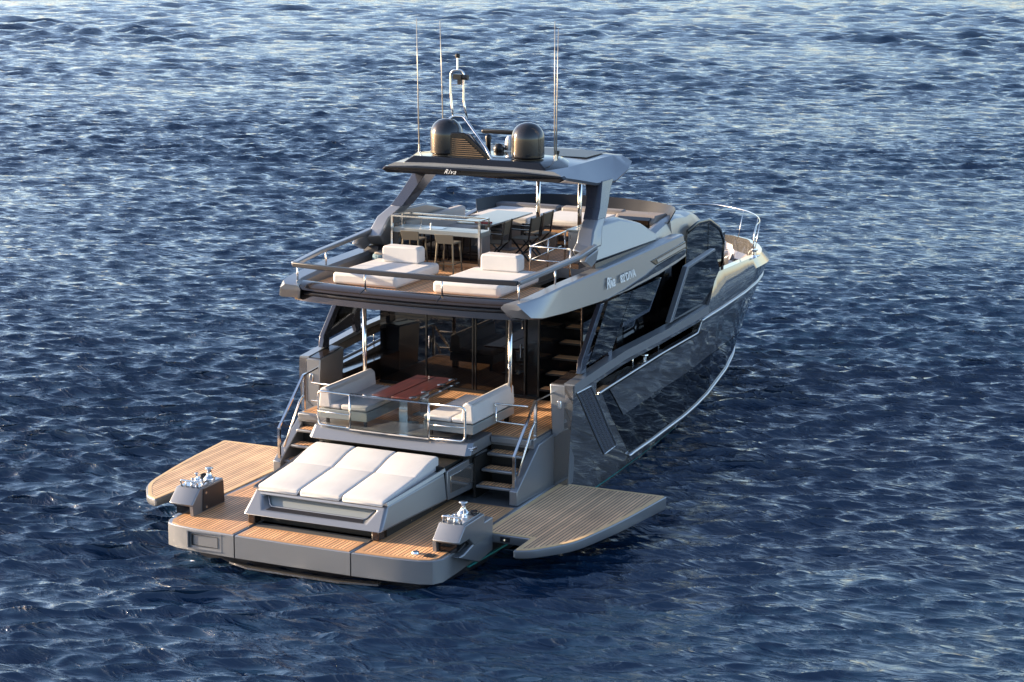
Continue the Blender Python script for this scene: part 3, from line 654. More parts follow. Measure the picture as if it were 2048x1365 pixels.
ysl = np.linspace(-2.36, 2.36, 25)
link('aft_coaming', *loft([[(aftx(y)+.04, y, 4.17), (aftx(y)-.02, y, 4.20), (aftx(y)+.02, y, 4.245), (aftx(y)+.26, y, 4.315), (aftx(y)+.34, y, 4.31), (aftx(y)+.36, y, 4.18)] for y in ysl], closed=True), BRONZE, fl, auto=True)
link('aft_fascia', *loft([[(aftx(y)+.16, y, 3.955), (aftx(y)+.06, y, 3.965), (aftx(y)+.10, y, 4.075), (aftx(y)+.2, y, 4.085)] for y in ysl], closed=True), BRONZE, fl, auto=True)
link('fascia_recess', *loft([[(aftx(y)+.2, y, 4.0), (aftx(y)+.2, y, 4.18), (aftx(y)+.3, y, 4.18), (aftx(y)+.3, y, 4.0)] for y in ysl], closed=True), RUBBER, fl)
link('awning_roller', *tube([(aftx(y)+.10, y, 4.125) for y in np.linspace(-2.1, 2.1, 20)], .042, 10), RAILP, fl, smooth=True)
link('coaming_seam', *merge(*[bar([(aftx(y)+.0, y, 4.225), (aftx(y)+.03, y, 4.252), (aftx(y)+.26, y, 4.320)], .012, .006) for y in (-.8, .8)]), RUBBER, fl)
# long side wings of the flybridge
for s in (1, -1):
    X_ = [3.98, 4.15, 4.5, 5.5, 7, 8.5, 10, 11.2, 11.75]
    zb = [4.20, 4.02, 3.965, 3.91, 3.86, 3.855, 3.92, 4.02, 4.08]; zt = [4.31, 4.345, 4.37, 4.43, 4.46, 4.49, 4.53, 4.56, 4.57]
    yo = [2.50, 2.62, 2.70, 2.76, 2.80, 2.83, 2.87, 2.9, 2.9]
    rings = []
    for x, a, b, y in zip(X_, zb, zt, yo):
        rings.append([(x+.05, s*(y-.35), a-.0), (x, s*(y-.06), a), (x, s*(y+.0), a+.03), (x+(.02 if x < 4.2 else 0), s*(y-.07), b-.03), (x, s*(y-.10), b), (x+.03, s*(y-.36), b-.02), (x+.03, s*(y-.42), b-.08), (x+.03, s*(y-.42), 4.0 if x > 4.1 else 4.2)])
    wg = link('side_wing', *loft(rings, closed=True), PAINT, fl, auto=True)
    # lower crease panel
    rings = [[(x, s*(y-.02), z+.0), (x, s*(y+.012), z+h), (x, s*(y-.06), z+h+.004), (x, s*(y-.08), z)] for x, y, z, h in ((7.2, 2.812, 3.862, .008), (8.4, 2.832, 3.86, .085), (9.5, 2.858, 3.90, .155), (10.1, 2.873, 3.93, .22), (11.2, 2.902, 4.03, .20), (11.7, 2.902, 4.08, .17))]
    link('wing_crease', *loft(rings, closed=True), HULLP, wg)
    link('wing_light_slot', *sy(hexa([(10.02, 2.83, 4.165), (11.74, 2.86, 4.28), (11.74, 2.905, 4.28), (10.02, 2.862, 4.165)], [(9.76, 2.80, 4.28), (11.74, 2.84, 4.42), (11.74, 2.885, 4.42), (9.76, 2.835, 4.28)]), s), BLACK, wg, bevel=.01)
    link('wing_light_bar', *sy(hexa([(10.12, 2.85, 4.205), (11.70, 2.88, 4.315), (11.70, 2.912, 4.315), (10.12, 2.868, 4.205)], [(10.05, 2.83, 4.265), (11.70, 2.87, 4.385), (11.70, 2.900, 4.385), (10.05, 2.856, 4.265)]), s), PAINT, wg)
    # raised pod
    prof = [(7.55, 4.56), (7.30, 4.80), (7.62, 5.02), (8.45, 5.22), (9.4, 5.20), (10.45, 4.98), (11.04, 4.66), (10.95, 4.52)]
    cxp, czp = 9.2, 4.5
    rings = [[(p[0], s*(2.10), p[1]) for p in prof], [(p[0], s*(2.16), p[1]) for p in prof], [(cxp+(p[0]-cxp)*1.0, s*(2.52-(p[1]-4.5)*.34), p[1]-.05 if p[1] > 4.7 else p[1]) for p in prof]]
    pod = link('fly_pod', *loft(rings, closed=True), PAINT, fl, bevel=.03)
    link('pod_base', *sy(hexa([(7.4, 2.2, 4.42), (11.1, 2.2, 4.50), (11.1, 2.60, 4.50), (7.4, 2.56, 4.42)], [(7.4, 2.2, 4.555), (10.98, 2.2, 4.53), (10.98, 2.57, 4.535), (7.45, 2.53, 4.55)]), s), RAILP, pod)
    # leg up to the hardtop
    legp = [(7.72, 2.30, 4.82, .62, .34), (7.95, 2.24, 5.12, .56, .32), (8.35, 2.16, 5.30, .50, .30), (8.62, 2.10, 5.50, .50, .30), (8.95, 2.00, 5.80, .56, .32), (9.15, 1.94, 5.98, .68, .36)]
    lr = []
    for (x, y, z, lx, ly) in legp:
        lr.append([(x-lx*.55, s*(y-ly/2), z), (x-lx*.45, s*(y+ly*.45), z), (x+lx*.35, s*(y+ly/2), z), (x+lx*.55, s*(y+ly*.2), z), (x+lx*.5, s*(y-ly/2), z)])
    lg = link('hardtop_leg', *loft(lr, closed=True), PAINT, fl, bevel=.03, label='painted hardtop leg leaning aft, %s side' % ('port' if s > 0 else 'starboard'))
    link('leg_cover', *loft([[(x-lx*.57, s*(y-ly/2-.004), z), (x-lx*.465, s*(y+ly*.46), z), (x+lx*.35, s*(y+ly/2+.006), z), (x+lx*.56, s*(y+ly*.22), z), (x+lx*.51, s*(y-ly/2-.004), z)] for x, y, z, lx, ly in legp[2:]], closed=True), DARKP, lg, bevel=.01)
    # handrail of the side
    link('side_handrail', *bar([(4.22, s*2.32, 4.66), (5.4, s*2.43, 4.73), (6.7, s*2.48, 4.78), (7.62, s*2.45, 4.86)], .13, .085), PAINT, fl, bevel=.02)
    link('rail_knee', *sy(prism([(7.0, 4.74), (7.62, 4.82), (7.5, 4.58), (7.25, 4.50), (6.9, 4.66)], 'y', 2.42, 2.54), s), PAINT, fl, bevel=.02)
    for x, y in ((4.30, 2.30), (5.66, 2.44)):
        link('rail_post', *tube([(x, s*y, 4.30 if x < 5 else 4.40), (x, s*y, 4.65 if x < 5 else 4.72)], .018, 8), CHROME, fl, smooth=True)
    link('rail_post', *tube([(4.22, s*.80, 4.30), (4.20, s*.80, 4.62)], .018, 8), CHROME, fl, smooth=True)
link('aft_handrail', *bar([(4.20, -2.32, 4.655), (4.12, -1.6, 4.65), (4.08, -.8, 4.65), (4.07, 0, 4.65), (4.08, .8, 4.65), (4.12, 1.6, 4.65), (4.20, 2.32, 4.655)], .10, .09), RAILP, fl, bevel=.015)

# --- hardtop
ht = empty('hardtop', (0, 0, 0), Y)
def ht_ring(x, ytop, ztop, yout, zout, ybot, zbot):
    hf = [(ytop*.5, ztop+.03), (ytop, ztop), (yout, zout), (yout-.03, zout-.05), (ybot, zbot), (ybot*.5, zbot+.02)]
    return [(x, y, z) for y, z in hf]+[(x, -y, z) for y, z in hf[::-1]]
link('hardtop_body', *loft([ht_ring(7.22, 1.72, 6.32, 1.95, 6.22, 1.70, 6.12), ht_ring(7.9, 1.76, 6.34, 2.02, 6.10, 1.72, 6.02), ht_ring(8.6, 1.78, 6.35, 2.08, 5.97, 1.76, 5.96), ht_ring(9.5, 1.80, 6.36, 2.14, 5.93, 1.80, 5.93), ht_ring(10.1, 1.84, 6.36, 2.18, 6.10, 1.85, 6.05), ht_ring(10.45, 1.90, 6.33, 2.12, 6.22, 1.8, 6.2), ht_ring(10.9, 1.2, 6.33, 1.4, 6.28, 1.3, 6.25)], closed=True), PAINT, ht, auto=True)
aftp = [(-2.0, 6.18), (-1.93, 6.245), (-1.2, 6.29), (0, 6.31), (1.2, 6.29), (1.93, 6.245), (2.0, 6.18), (1.88, 6.12), (0, 6.165), (-1.88, 6.12)]
link('aft_visor', *loft([[(7.18+.10*abs(y)/2, y, z) for y, z in aftp], [(7.02+.14*abs(y)/2, y*.99, z*1.0-.004) for y, z in aftp], [(6.98+.16*abs(y)/2, y*.97, 6.20+(z-6.20)*.6) for y, z in aftp]], closed=True), BLACK, ht, auto=True)
base = [(7.25, -1.55), (7.9, -1.78), (8.7, -1.5), (9.0, -.4), (9.0, .4), (8.7, 1.5), (7.9, 1.78), (7.25, 1.55)]
link('equipment_base', *loft([[(x, y, 6.32) for x, y in base], [(8.05+(x-8.05)*.86, y*.88, 6.46) for x, y in base]], closed=True), BLACK, ht, bevel=.02)
link('roof_panel', *prism([(9.2, -1.6), (10.3, -1.6), (10.5, -1.0), (10.5, 1.0), (10.3, 1.6), (9.2, 1.6)], 'z', 6.385, 6.395), RAILP, ht)
for s in (1, -1):
    d = link('satellite_dome', *lathe([(0.26, 0), (.325, .02), (.33, .05), (.332, .40), (.325, .45), (.30, .53), (.25, .61), (.17, .675), (.08, .705), (0.001, .712)], (7.88, s*.89, 6.47), 36), DOMEM, Y, smooth=True)
    link('dome_foot', *lathe([(.22, -.05), (.30, -.03), (.30, 0.01), (.0, .01)], (7.88, s*.89, 6.46), 28), BLACK, d)
mt = empty('light_mast', (0, 0, 0), Y)
link('mast_arch', *tube([(7.75, .90, 6.40), (7.82, .93, 6.85), (7.98, .86, 7.18), (8.0, .78, 7.22), (8.0, .58, 7.22), (7.95, .45, 7.10), (7.7, -.05, 6.66), (7.5, -.34, 6.36)], .028, 10, fil=.05), CHROME, mt, smooth=True)
link('mast_hoop', *tube([(8.0, .80, 7.20), (8.0, .84, 7.45), (8.0, .86, 7.7), (8.0, .86, 8.07), (8.0, .80, 8.14), (8.0, .62, 8.14), (8.0, .57, 8.07), (8.0, .57, 7.5), (8.0, .50, 7.20)], .022, 10, fil=.06), CHROME, mt, smooth=True)
link('mast_rung', *tube([(8.0, .86, 7.86), (8.0, .57, 7.86)], .015), CHROME, mt)
link('mast_pole', *tube([(8.0, .71, 8.14), (8.0, .71, 8.38)], .02), CHROME, mt)
link('mast_light', *lathe([(.0, .0), (.045, 0), (.05, .03), (.05, .07), (.03, .09), (0, .09)], (8.0, .71, 8.38), 14), BLKMET, mt)
link('steaming_light', *merge(box(7.93, 8.07, .60, .78, 7.96, 8.06), tube([(8.0, .48, 8.0), (8.0, .60, 8.0)], .055, 14), box(7.97, 8.03, .62, .70, 7.86, 7.96)), BLKMET, mt)
fin = [(.76, 6.38), (.74, 6.82), (.66, 6.93), (.40, 6.94), (.30, 6.90), (-.30, 6.38)]
link('radar_fin', *loft([[(7.62, y, z) for y, z in fin], [(7.78, y, z) for y, z in fin]], closed=True), BLACK, Y, bevel=.02)
link('fin_grille', *prism([(.66, 6.46), (.65, 6.80), (.58, 6.86), (.42, 6.86), (-.10, 6.46)], 'x', 7.608, 7.618), BLACK, ht)
link('fin_grille_slats', *merge(*[box(7.600, 7.607, interp(z, [6.46, 6.86], [-.08, .42]), .64, z, z+.012) for z in np.arange(6.48, 6.84, .04)]), mat('louvre_bronze', (.22, .14, .08), .4, .4), ht)
rd = link('radar_scanner', *bar([(9.0, .62, 6.84), (9.05, -.62, 6.84)], .14, .09), BLKMET, Y, bevel=.03)
link('radar_pedestal', *lathe([(.12, -.32), (.10, -.1), (.06, -.03), (0, -.03)], (9.02, 0, 6.80), 16), STEELB, rd)
link('camera_dome', *lathe([(.05, -.2), (.05, 0), (.07, .10), (.05, .15), (0, .17)], (8.6, .30, 6.66), 12), BLKMET, ht, smooth=True)
link('searchlight', *lathe([(.10, 0), (.12, .12), (.07, .20), (0, .22)], (8.9, .2, 6.40), 14), BLKMET, ht, smooth=True)
link('roof_horn', *tube([(8.7, -.35, 6.50), (8.5, -.35, 6.56)], [.05, .09], 14), BLKMET, ht, smooth=True)
link('wind_sensor', *merge(lathe([(.02, 0), (.025, .05), (.05, .12), (.05, .16), (0, .17)], (8.35, -1.32, 6.44), 10)), BLKMET, ht)
for (x, y, z1, lx, ly) in ((8.35, 1.74, 9.12, -.02, .05), (9.45, 1.72, 9.02, -.02, .08), (7.80, -1.50, 9.17, .0, .03), (7.90, -1.49, 9.02, .03, .0)):
    a = link('whip_antenna', *tube([(x, y, 6.36), (x+lx*.5, y+ly*.5, 7.8), (x+lx, y+ly, z1)], [.017, .011, .006], 8), BRASS, Y, smooth=True)
    link('antenna_foot', *lathe([(.045, -.02), (.045, .03), (.024, .08), (.02, .22), (0, .22)], (x, y, 6.35), 12), CHROME, a)
for y in (0.0, -.95):
    link('fly_pole', *tube([(10.5, y, 4.2), (10.5, y, 6.22)], .045, 14), CHROME, Y, smooth=True)

# --- flybridge furniture fixed to the deck
bar_ = empty('bar_counter', (0, 0, 0), fl)
link('countertop', *box(7.52, 8.05, -.02, 1.92, 4.86, 4.955), GREYTOP, bar_, bevel=.01)
link('bar_front', *box(7.72, 8.0, .02, 1.90, 4.30, 4.86), GLASSB, bar_)
link('bar_plinth', *merge(box(7.68, 8.02, .02, 1.92, 4.195, 4.24), box(7.64, 8.0, .06, 1.86, 4.24, 4.30)), TEAKP, bar_)
link('bar_side', *box(7.62, 8.02, -.02, .015, 4.20, 4.86), PAINT, bar_)
link('bar_frame', *merge(*[bar([(7.50, y, 4.2), (7.50, y, 5.20)], .04, .04) for y in (-.02, 1.93)]+[bar([(7.95, y, 4.95), (7.95, y, 5.20)], .03, .03) for y in (-.02, 1.93)]+[bar([(7.50, -.02, 5.20), (7.50, 1.93, 5.20)], .06, .03), bar([(7.95, -.02, 5.20), (7.95, 1.93, 5.20)], .03, .03), bar([(7.50, -.02, 5.20), (7.95, -.02, 5.20)], .03, .03), bar([(7.50, 1.93, 5.20), (7.95, 1.93, 5.20)], .03, .03)]), CHROME, bar_)
link('bar_tap', *merge(tube([(7.85, 1.45, 4.95), (7.85, 1.45, 5.15), (7.85, 1.30, 5.15)], .012), tube([(7.80, 1.2, 4.95), (7.80, 1.2, 5.05)], .02)), CHROME, bar_)
link('galley_sink', *box(7.68, 7.92, .9, 1.3, 4.956, 4.962), STEELB, bar_)
cab = link('galley_cabinet', *box(9.2, 10.4, -2.0, -1.22, 4.2, 4.86), PAINT, fl, bevel=.02)
link('cabinet_top', *box(9.18, 10.42, -2.0, -1.20, 4.862, 4.90), GREYTOP, cab)
link('cabinet_handle', *tube([(9.19, -1.3, 4.7), (9.19, -1.3, 4.8)], .01), CHROME, cab)
sf = empty('fly_sofa', (0, 0, 0), fl)
link('sofa_base', *merge(box(8.3, 11.4, 1.3, 2.25, 4.2, 4.52), box(11.0, 11.6, -.2, 2.25, 4.2, 4.52)), TAUPE, sf, bevel=.02)
link('sofa_seat', *merge(box(8.35, 11.0, 1.28, 1.95, 4.53, 4.66)), CUSHG, sf, bevel=.04, seg=3)
link('sofa_backrest', *merge(box(8.3, 11.0, 1.92, 2.14, 4.55, 4.98)), CUSHG, sf, bevel=.07, seg=3)
link('port_locker', *loft([[(7.9, 1.95, 4.2), (7.9, 2.35, 4.2), (7.9, 2.30, 4.98), (7.9, 2.0, 4.98)], [(9.3, 2.10, 4.2), (9.3, 2.4, 4.2), (9.3, 2.35, 5.03), (9.3, 2.1, 5.03)], [(10.2, 2.15, 4.2), (10.2, 2.4, 4.2), (10.2, 2.35, 4.85), (10.2, 2.15, 4.85)]], closed=True), TAUPE, fl, bevel=.04, seg=3)
sp = empty('forward_sunpad', (0, 0, 0), fl)
link('sunpad_base', *merge(box(11.2, 12.7, -1.0, 1.9, 4.2, 4.60)), CHARC, sp)
link('sunpad_step', *merge(box(11.05, 11.2, -.95, .1, 4.45, 4.56), box(11.1, 11.2, -.95, .1, 4.26, 4.32)), TEAKP, sp)
link('sunpad_cushion', *box(11.2, 12.65, -.98, .42, 4.61, 4.76), CUSH, sp, bevel=.05, seg=3)
link('sunpad_cushion', *box(11.0, 12.65, .46, 1.85, 4.61, 4.78), CUSH, sp, bevel=.05, seg=3)
link('sunpad_bolster', *loft([[(12.55, y, 4.6), (12.62, y, 4.84), (12.85, y, 4.86), (12.95, y, 4.6)] for y in (-1.1, .35)], closed=True), TAUPE, sp, bevel=.04, seg=3)
link('sunpad_bolster', *loft([[(12.55, y, 4.6), (12.62, y, 4.84), (12.85, y, 4.86), (12.95, y, 4.6)] for y in (.45, 2.0)], closed=True), CHARC, sp, bevel=.04, seg=3)
hc = link('helm_console', *loft([[(12.0, y, 4.2), (11.9, y, 4.74), (12.1, y, 4.86), (12.8, y, 4.84), (12.9, y, 4.2)] for y in (-2.1, -1.15)], closed=True), TAUPE, fl, bevel=.05, seg=3)
link('instrument_panel', *hexa([(11.93, -2.0, 4.50), (11.93, -1.25, 4.50), (12.0, -1.25, 4.50), (12.0, -2.0, 4.50)], [(11.86, -2.0, 4.78), (11.86, -1.25, 4.78), (12.02, -1.25, 4.83), (12.02, -2.0, 4.83)]), BLACK, hc)
link('steering_wheel', *tube([(11.7, -1.75+.17*math.cos(a), 4.62+.14*math.sin(a)) for a in np.linspace(0, 2*math.pi, 20)], .015), BLKMET, hc)
# windscreen round the front
wpath = [(11.9, 2.10), (12.3, 2.04), (12.7, 1.92), (13.3, 1.5), (13.6, .7), (13.65, 0), (13.6, -.7), (13.35, -1.5), (12.9, -2.1), (12.2, -2.36)]
wp = fillet([(x, y, 0) for x, y in wpath], .5)
link('windscreen', *loft([[(p.x-.05, p.y*.98, 4.70), (p.x+.10, p.y*1.03, 4.98), (p.x+.12, p.y*1.035, 4.97), (p.x-.03, p.y*.99, 4.70)] for p in wp], closed=True), mat('smoked_screen', (0.010, 0.010, 0.012), 0.35, 0.0, 0.0, spec=0.25), fl, smooth=False, auto=True)
link('screen_coaming', *loft([[(p.x-.45, p.y*.86, 4.40), (p.x-.42, p.y*.87, 4.66), (p.x-.30, p.y*.91, 4.72), (p.x+.02, p.y*1.0, 4.74), (p.x+.06, p.y*1.02, 4.35)] for p in wp], closed=True), TAUPE, fl, auto=True)
# stair guard rails
gr = empty('stairwell_railing', (0, 0, 0), fl)
link('guard_rail', *merge(tube([(7.7, -1.04, 4.75), (10.2, -1.04, 4.82)], .02), tube([(7.7, -1.04, 4.75), (7.7, -1.9, 4.75)], .02), tube([(7.7, -1.04, 4.48), (9.3, -1.04, 4.52)], .015), tube([(7.7, -1.04, 4.48), (7.7, -1.9, 4.48)], .015)), CHROME, gr, smooth=True)
for x, y, z in ((7.7, -1.04, 4.75), (8.6, -1.04, 4.78), (9.5, -1.04, 4.8), (7.7, -1.9, 4.75)):
    link('guard_post', *tube([(x, y, 4.2), (x, y, z)], .02), CHROME, gr, smooth=True)

# --- wheelhouse and forward superstructure
wh = empty('wheelhouse', (0, 0, 0), Y)
def wring(x, ys, z, yt, zt): return [(x, ys, z), (x, ys, 4.15 if zt > 4.2 else (z+zt)/2), (x, yt, zt-.06), (x, yt-.12, zt), (x, 0, zt+.05), (x, -(yt-.12), zt), (x, -yt, zt-.06), (x, -ys, 4.15 if zt > 4.2 else (z+zt)/2), (x, -ys, z)]
link('wheelhouse_roof', *loft([wring(13.55, 2.38, 3.99, 2.20, 4.70), wring(14.1, 2.34, 3.99, 2.15, 4.72), wring(14.8, 2.25, 3.98, 2.05, 4.60), wring(15.5, 2.12, 3.96, 1.9, 4.40)], closed=True), PAINT, wh, auto=True)
for s in (1, -1):
    link('wheelhouse_shoulder', *loft([[(x, s*yo, 3.99), (x, s*yo, 4.3), (x, s*(yo-.14), zt-.06), (x, s*(yo-.26), zt), (x, s*yi, zt-.02), (x, s*yi, 3.99)] for x, yo, yi, zt in ((11.0, 2.50, 2.16, 4.62), (12.0, 2.46, 2.10, 4.76), (12.7, 2.43, 1.98, 4.80), (13.2, 2.40, 1.66, 4.76), (13.55, 2.38, 1.2, 4.72))], closed=True), PAINT, wh, auto=True)
link('windshield', *loft([[(15.45, 2.08, 3.96), (15.45, 1.86, 4.38), (15.45, 0, 4.42), (15.45, -1.86, 4.38), (15.45, -2.08, 3.96)], [(16.6, 1.9, 3.3), (16.6, 1.6, 3.62), (16.9, 0, 3.66), (16.6, -1.6, 3.62), (16.6, -1.9, 3.3)], [(17.3, 1.7, 2.5), (17.3, 1.5, 2.9), (17.6, 0, 2.95), (17.3, -1.5, 2.9), (17.3, -1.7, 2.5)]], closed=True), GLASSB, wh, auto=True)
link('fore_cabin', *merge(prism([(16.1, -2.28), (17.2, -1.9), (17.5, 0), (17.2, 1.9), (16.1, 2.28)], 'z', 2.30, 3.0)), BRONZE, wh, bevel=.05)
for s in (1, -1):
    wwin = [(12.95, 3.50), (13.05, 4.42), (13.7, 4.52), (14.5, 4.48), (15.3, 4.18), (15.62, 3.85), (15.5, 3.30), (14.9, 3.0), (13.2, 2.75)]
    gw = link('wheelhouse_window', *sy(prism(wwin, 'y', 2.46, 2.475), s), MIRROR, wh)
    link('window_frame', *tube([(x, s*2.47, z) for x, z in wwin[1:7]], .06, 8, fil=.1, flat=(1, .5)), BLACK, gw, smooth=True)
    link('window_divider', *box(14.45, 14.48, s*2.47-.012, s*2.47+.012, 3.0, 4.45), BLACK, gw)
    # raised bulwark door panel with its painted edge
    bd = link('bulwark_door', *sy(prism([(10.75, 2.86), (11.70, 3.86), (13.5, 4.0), (13.88, 3.5), (12.9, 2.88)], 'y', 2.88, 2.96), s), HULLG, Y)
    link('door_edge', *sy(prism([(10.62, 2.86), (11.62, 3.90), (13.45, 4.03), (13.5, 3.98), (11.74, 3.84), (10.80, 2.86)], 'y', 2.862, 2.985), s), PAINT, bd, bevel=.01)
    link('door_lock', *tube([(13.2, s*2.975, 3.6), (13.2, s*2.95, 3.6)], .03, 10), CHROME, bd)
# --- foredeck
fd = empty('foredeck', (0, 0, 0), Y)
gl = [(lambda p: (min(p[0], 21.75), max(p[1]-.16, 0)))(hrow('gun', X)) for X in list(np.linspace(13.5, 21, 16))+[21.4, 21.7, 21.9]]
link('foredeck_floor', *prism(gl+[(21.8, 0)]+[(x, -y) for x, y in gl[::-1]], 'z', 2.25, 2.31), TEAKW, fd)
link('bow_lounge', *merge(box(17.6, 19.4, -1.0, 1.0, 2.32, 2.72), box(17.4, 17.9, -1.2, 1.2, 2.32, 3.05)), CREAM, fd, bevel=.06, seg=3)
link('lounge_cushion', *merge(box(17.9, 19.4, -.96, -.02, 2.73, 2.86), box(17.9, 19.4, .02, .96, 2.73, 2.86)), CUSH, fd, bevel=.04, seg=3)
link('lounge_backrest', *loft([[(17.7, y, 2.8), (17.85, y, 3.22), (17.98, y, 3.2), (18.0, y, 2.8)] for y in (-.95, .95)], closed=True), CUSH, fd, bevel=.04, seg=3)
link('bow_seat', *merge(box(20.0, 20.6, -1.0, 1.0, 2.32, 2.70)), CREAM, fd, bevel=.05)
link('bow_cushion', *merge(box(20.0, 20.6, -.98, .98, 2.71, 2.82), box(20.55, 20.7, -.9, .9, 2.72, 3.05)), CUSH, fd, bevel=.04, seg=3)
link('deck_table', *merge(box(19.5, 19.85, -.3, .3, 2.88, 2.92), tube([(19.67, 0, 2.3), (19.67, 0, 2.9)], .04)), GREYTOP, fd)
link('side_console', *merge(prism([(15.0, -2.3), (16.9, -2.1), (17.4, -1.6), (17.4, -1.2), (15.0, -1.9)], 'z', 2.3, 3.22)), BRONZE, fd, bevel=.05)
link('console_top', *prism([(15.0, -2.24), (16.85, -2.05), (17.3, -1.6), (17.3, -1.3), (15.0, -1.9)], 'z', 3.222, 3.26), CREAM, fd)
link('windlass', *merge(*[lathe([(.14, 0), (.14, .1), (.08, .16), (.07, .28), (.12, .34), (0, .35)], (21.1, y, 2.32), 16) for y in (-.3, .3)]), CHROME, fd, smooth=True)
link('hatch', *box(18.2, 18.8, -2.0, -1.4, 2.315, 2.36), CREAM, fd, bevel=.02)
for s in (1, -1):
    link('bow_cleat', *merge(lathe([(.07, 0), (.05, .05), (.045, .13), (.085, .17), (.085, .19), (0, .19)], (17.2, s*2.72, 3.27), 14), box(16.95, 17.5, s*2.72-.05, s*2.72+.05, 3.265, 3.28)), CHROME, fd)
# bow rail
pts = []
for X in [15.5, 17, 18, 19, 20, 20.8, 21.4, 21.8]:
    x, y, z = hrow('gun', X); pts.append((x, y-.06, z+.72))
x0 = pts[0]
port = [(pts[0][0]-.2, pts[0][1], pts[0][2]-.7)]+pts; bowc = [(22.02, 0, 3.80)]
stb = [(x, -y, z) for x, y, z in pts[::-1]][:-2]; lastx = stb[-1]
stb += [(lastx[0]-.35, lastx[1]-.06, lastx[2]-.10), (lastx[0]-.45, lastx[1]-.06, lastx[2]-.62)]
br_ = link('bow_rail', *tube(port+bowc+stb, .016, 8, fil=.4), CHROME, Y, smooth=True)
for X, ss in ((17, 1), (18.6, 1), (20.2, 1), (21.5, 1), (21.5, -1), (20.2, -1), (19.2, -1)):
    x, y, z = hrow('gun', X); link('rail_stanchion', *tube([(x-.28, ss*(y-.10), z), (x, ss*(y-.06), z+.72)], .010, 6), CHROME, br_, smooth=True)

# --- lettering
def text(body, size, mtx, m_, parent, name, shear=0.0, space=1.0, ext=.004, weight=0.0):
    cu = bpy.data.curves.new('t', 'FONT'); cu.body = body; cu.size = size; cu.shear = shear; cu.extrude = ext; cu.space_character = space; cu.offset = weight
    tmp = bpy.data.objects.new('t', cu); COL.objects.link(tmp)
    bpy.context.view_layer.update()
    me = bpy.data.meshes.new_from_object(tmp.evaluated_get(bpy.context.evaluated_depsgraph_get()))
    bpy.data.objects.remove(tmp); me.materials.clear(); me.materials.append(m_)
    o = bpy.data.objects.new(name, me); COL.objects.link(o); me.transform(mtx); o.parent = parent; return o
def frame(o, xd, yd):
    xd = Vector(xd).normalized(); yd = Vector(yd); yd = (yd-xd*yd.dot(xd)).normalized(); z = xd.cross(yd)
    M = Matrix((xd, yd, z)).transposed().to_4x4(); M.translation = Vector(o); return M
LET = mat('white_lettering', (0.8, 0.8, 0.78), 0.3)
text('Riva', .30, frame((7.34, -2.826, 4.08), (1, -.013, .016), (0, .187, 1)), LET, fl, 'side_lettering', shear=.45, space=.85, weight=.004)
text("82'DIVA", .21, frame((8.04, -2.846, 4.10), (1, -.015, .020), (0, .187, 1)), LET, fl, 'side_lettering', shear=.1, space=1.12, weight=.006)
text('Riva', .13, frame((6.985, .52, 6.185), (0, -1, .0), (-.1, 0, 1)), LET, ht, 'roof_lettering', shear=.6, space=1.2)

# ------------------------------------------------------------------ loose furniture
def place(o, x, y, z, rz=0): o.location = (x, y, z); o.rotation_euler = (0, 0, rz); return o
def bar_stool():
    t = empty('bar_stool', (0, 0, 0), None, '', 'bar stool', 'bar stools in front of the glass bar')
    link('seat', *loft([[(-.17, -.19, .60), (-.17, .19, .60), (-.17, .19, .63), (-.17, -.19, .63)], [(.18, -.20, .60), (.18, .20, .60), (.18, .20, .63), (.18, -.20, .63)]], closed=True), SLING, t, bevel=.01)
    link('backrest', *loft([[(-.17, -.19, .61), (-.15, -.19, .61), (-.15, .19, .61), (-.17, .19, .61)], [(-.22, -.205, .79), (-.20, -.205, .79), (-.20, .205, .79), (-.22, .205, .79)]], closed=True), SLING, t, bevel=.008)
    for sx, sy_ in ((-1, -1), (-1, 1), (1, -1), (1, 1)):
        link('leg', *bar([(sx*.16, sy_*.17, .61), (sx*.20, sy_*.205, 0)], .028, .028), STOOLM, t)
    f = lambda q: [(-q[0], -q[1]), (-q[0], q[1]), (q[0], q[1]), (q[0], -q[1]), (-q[0], -q[1])]
    link('footrest', *bar([(x, y, .20) for x, y in f((.188, .195))], .02, .02), STOOLM, t)
    return t
s0 = bar_stool(); place(s0, 7.10, .47, FZ-.006); s0['label'] = 'slim metal bar stool in front of the glass bar, the right one of the pair'
s1 = dup_tree(s0); place(s1, 7.24, 1.30, FZ-.006); s1['label'] = 'slim metal bar stool at the port end of the glass bar, beside the white headrest'
def director_chair():
    t = empty('folding_chair', (0, 0, 0), None, '', 'chair', 'folding chairs along the upper deck table')
    link('seat', *box(-.22, .22, -.24, .24, .43, .45), SLING, t)
    link('backrest', *loft([[(-.22, -.24, .60), (-.20, -.24, .60), (-.20, .24, .60), (-.22, .24, .60)], [(-.27, -.24, .88), (-.25, -.24, .88), (-.25, .24, .88), (-.27, .24, .88)]], closed=True), SLING, t)
    for sx in (-1, 1):
        link('arm_frame', *merge(bar([(-.27, sx*.25, .90), (-.21, sx*.25, .45), (-.20, sx*.25, .42)], .03, .03), bar([(-.24, sx*.26, .64), (.22, sx*.26, .64)], .045, .025), bar([(.20, sx*.25, .64), (.20, sx*.25, .42)], .025, .025)), BLKMET, t)
        link('leg', *merge(bar([(-.20, sx*.22, .43), (.20, sx*.24, .02)], .028, .028)), BLKMET, t)
        link('leg', *merge(bar([(.20, sx*.20, .43), (-.20, sx*.24, .02)], .028, .028)), BLKMET, t)
    link('foot_bar', *merge(bar([(-.20, -.25, .015), (-.20, .25, .015)], .03, .03), bar([(.20, -.25, .015), (.20, .25, .015)], .03, .03)), BLKMET, t)
    return t
c0 = director_chair(); place(c0, 9.35, -.20, FZ-.006, R(88)); c0['label'] = 'dark folding chair with sling back nearest the stairwell railing'
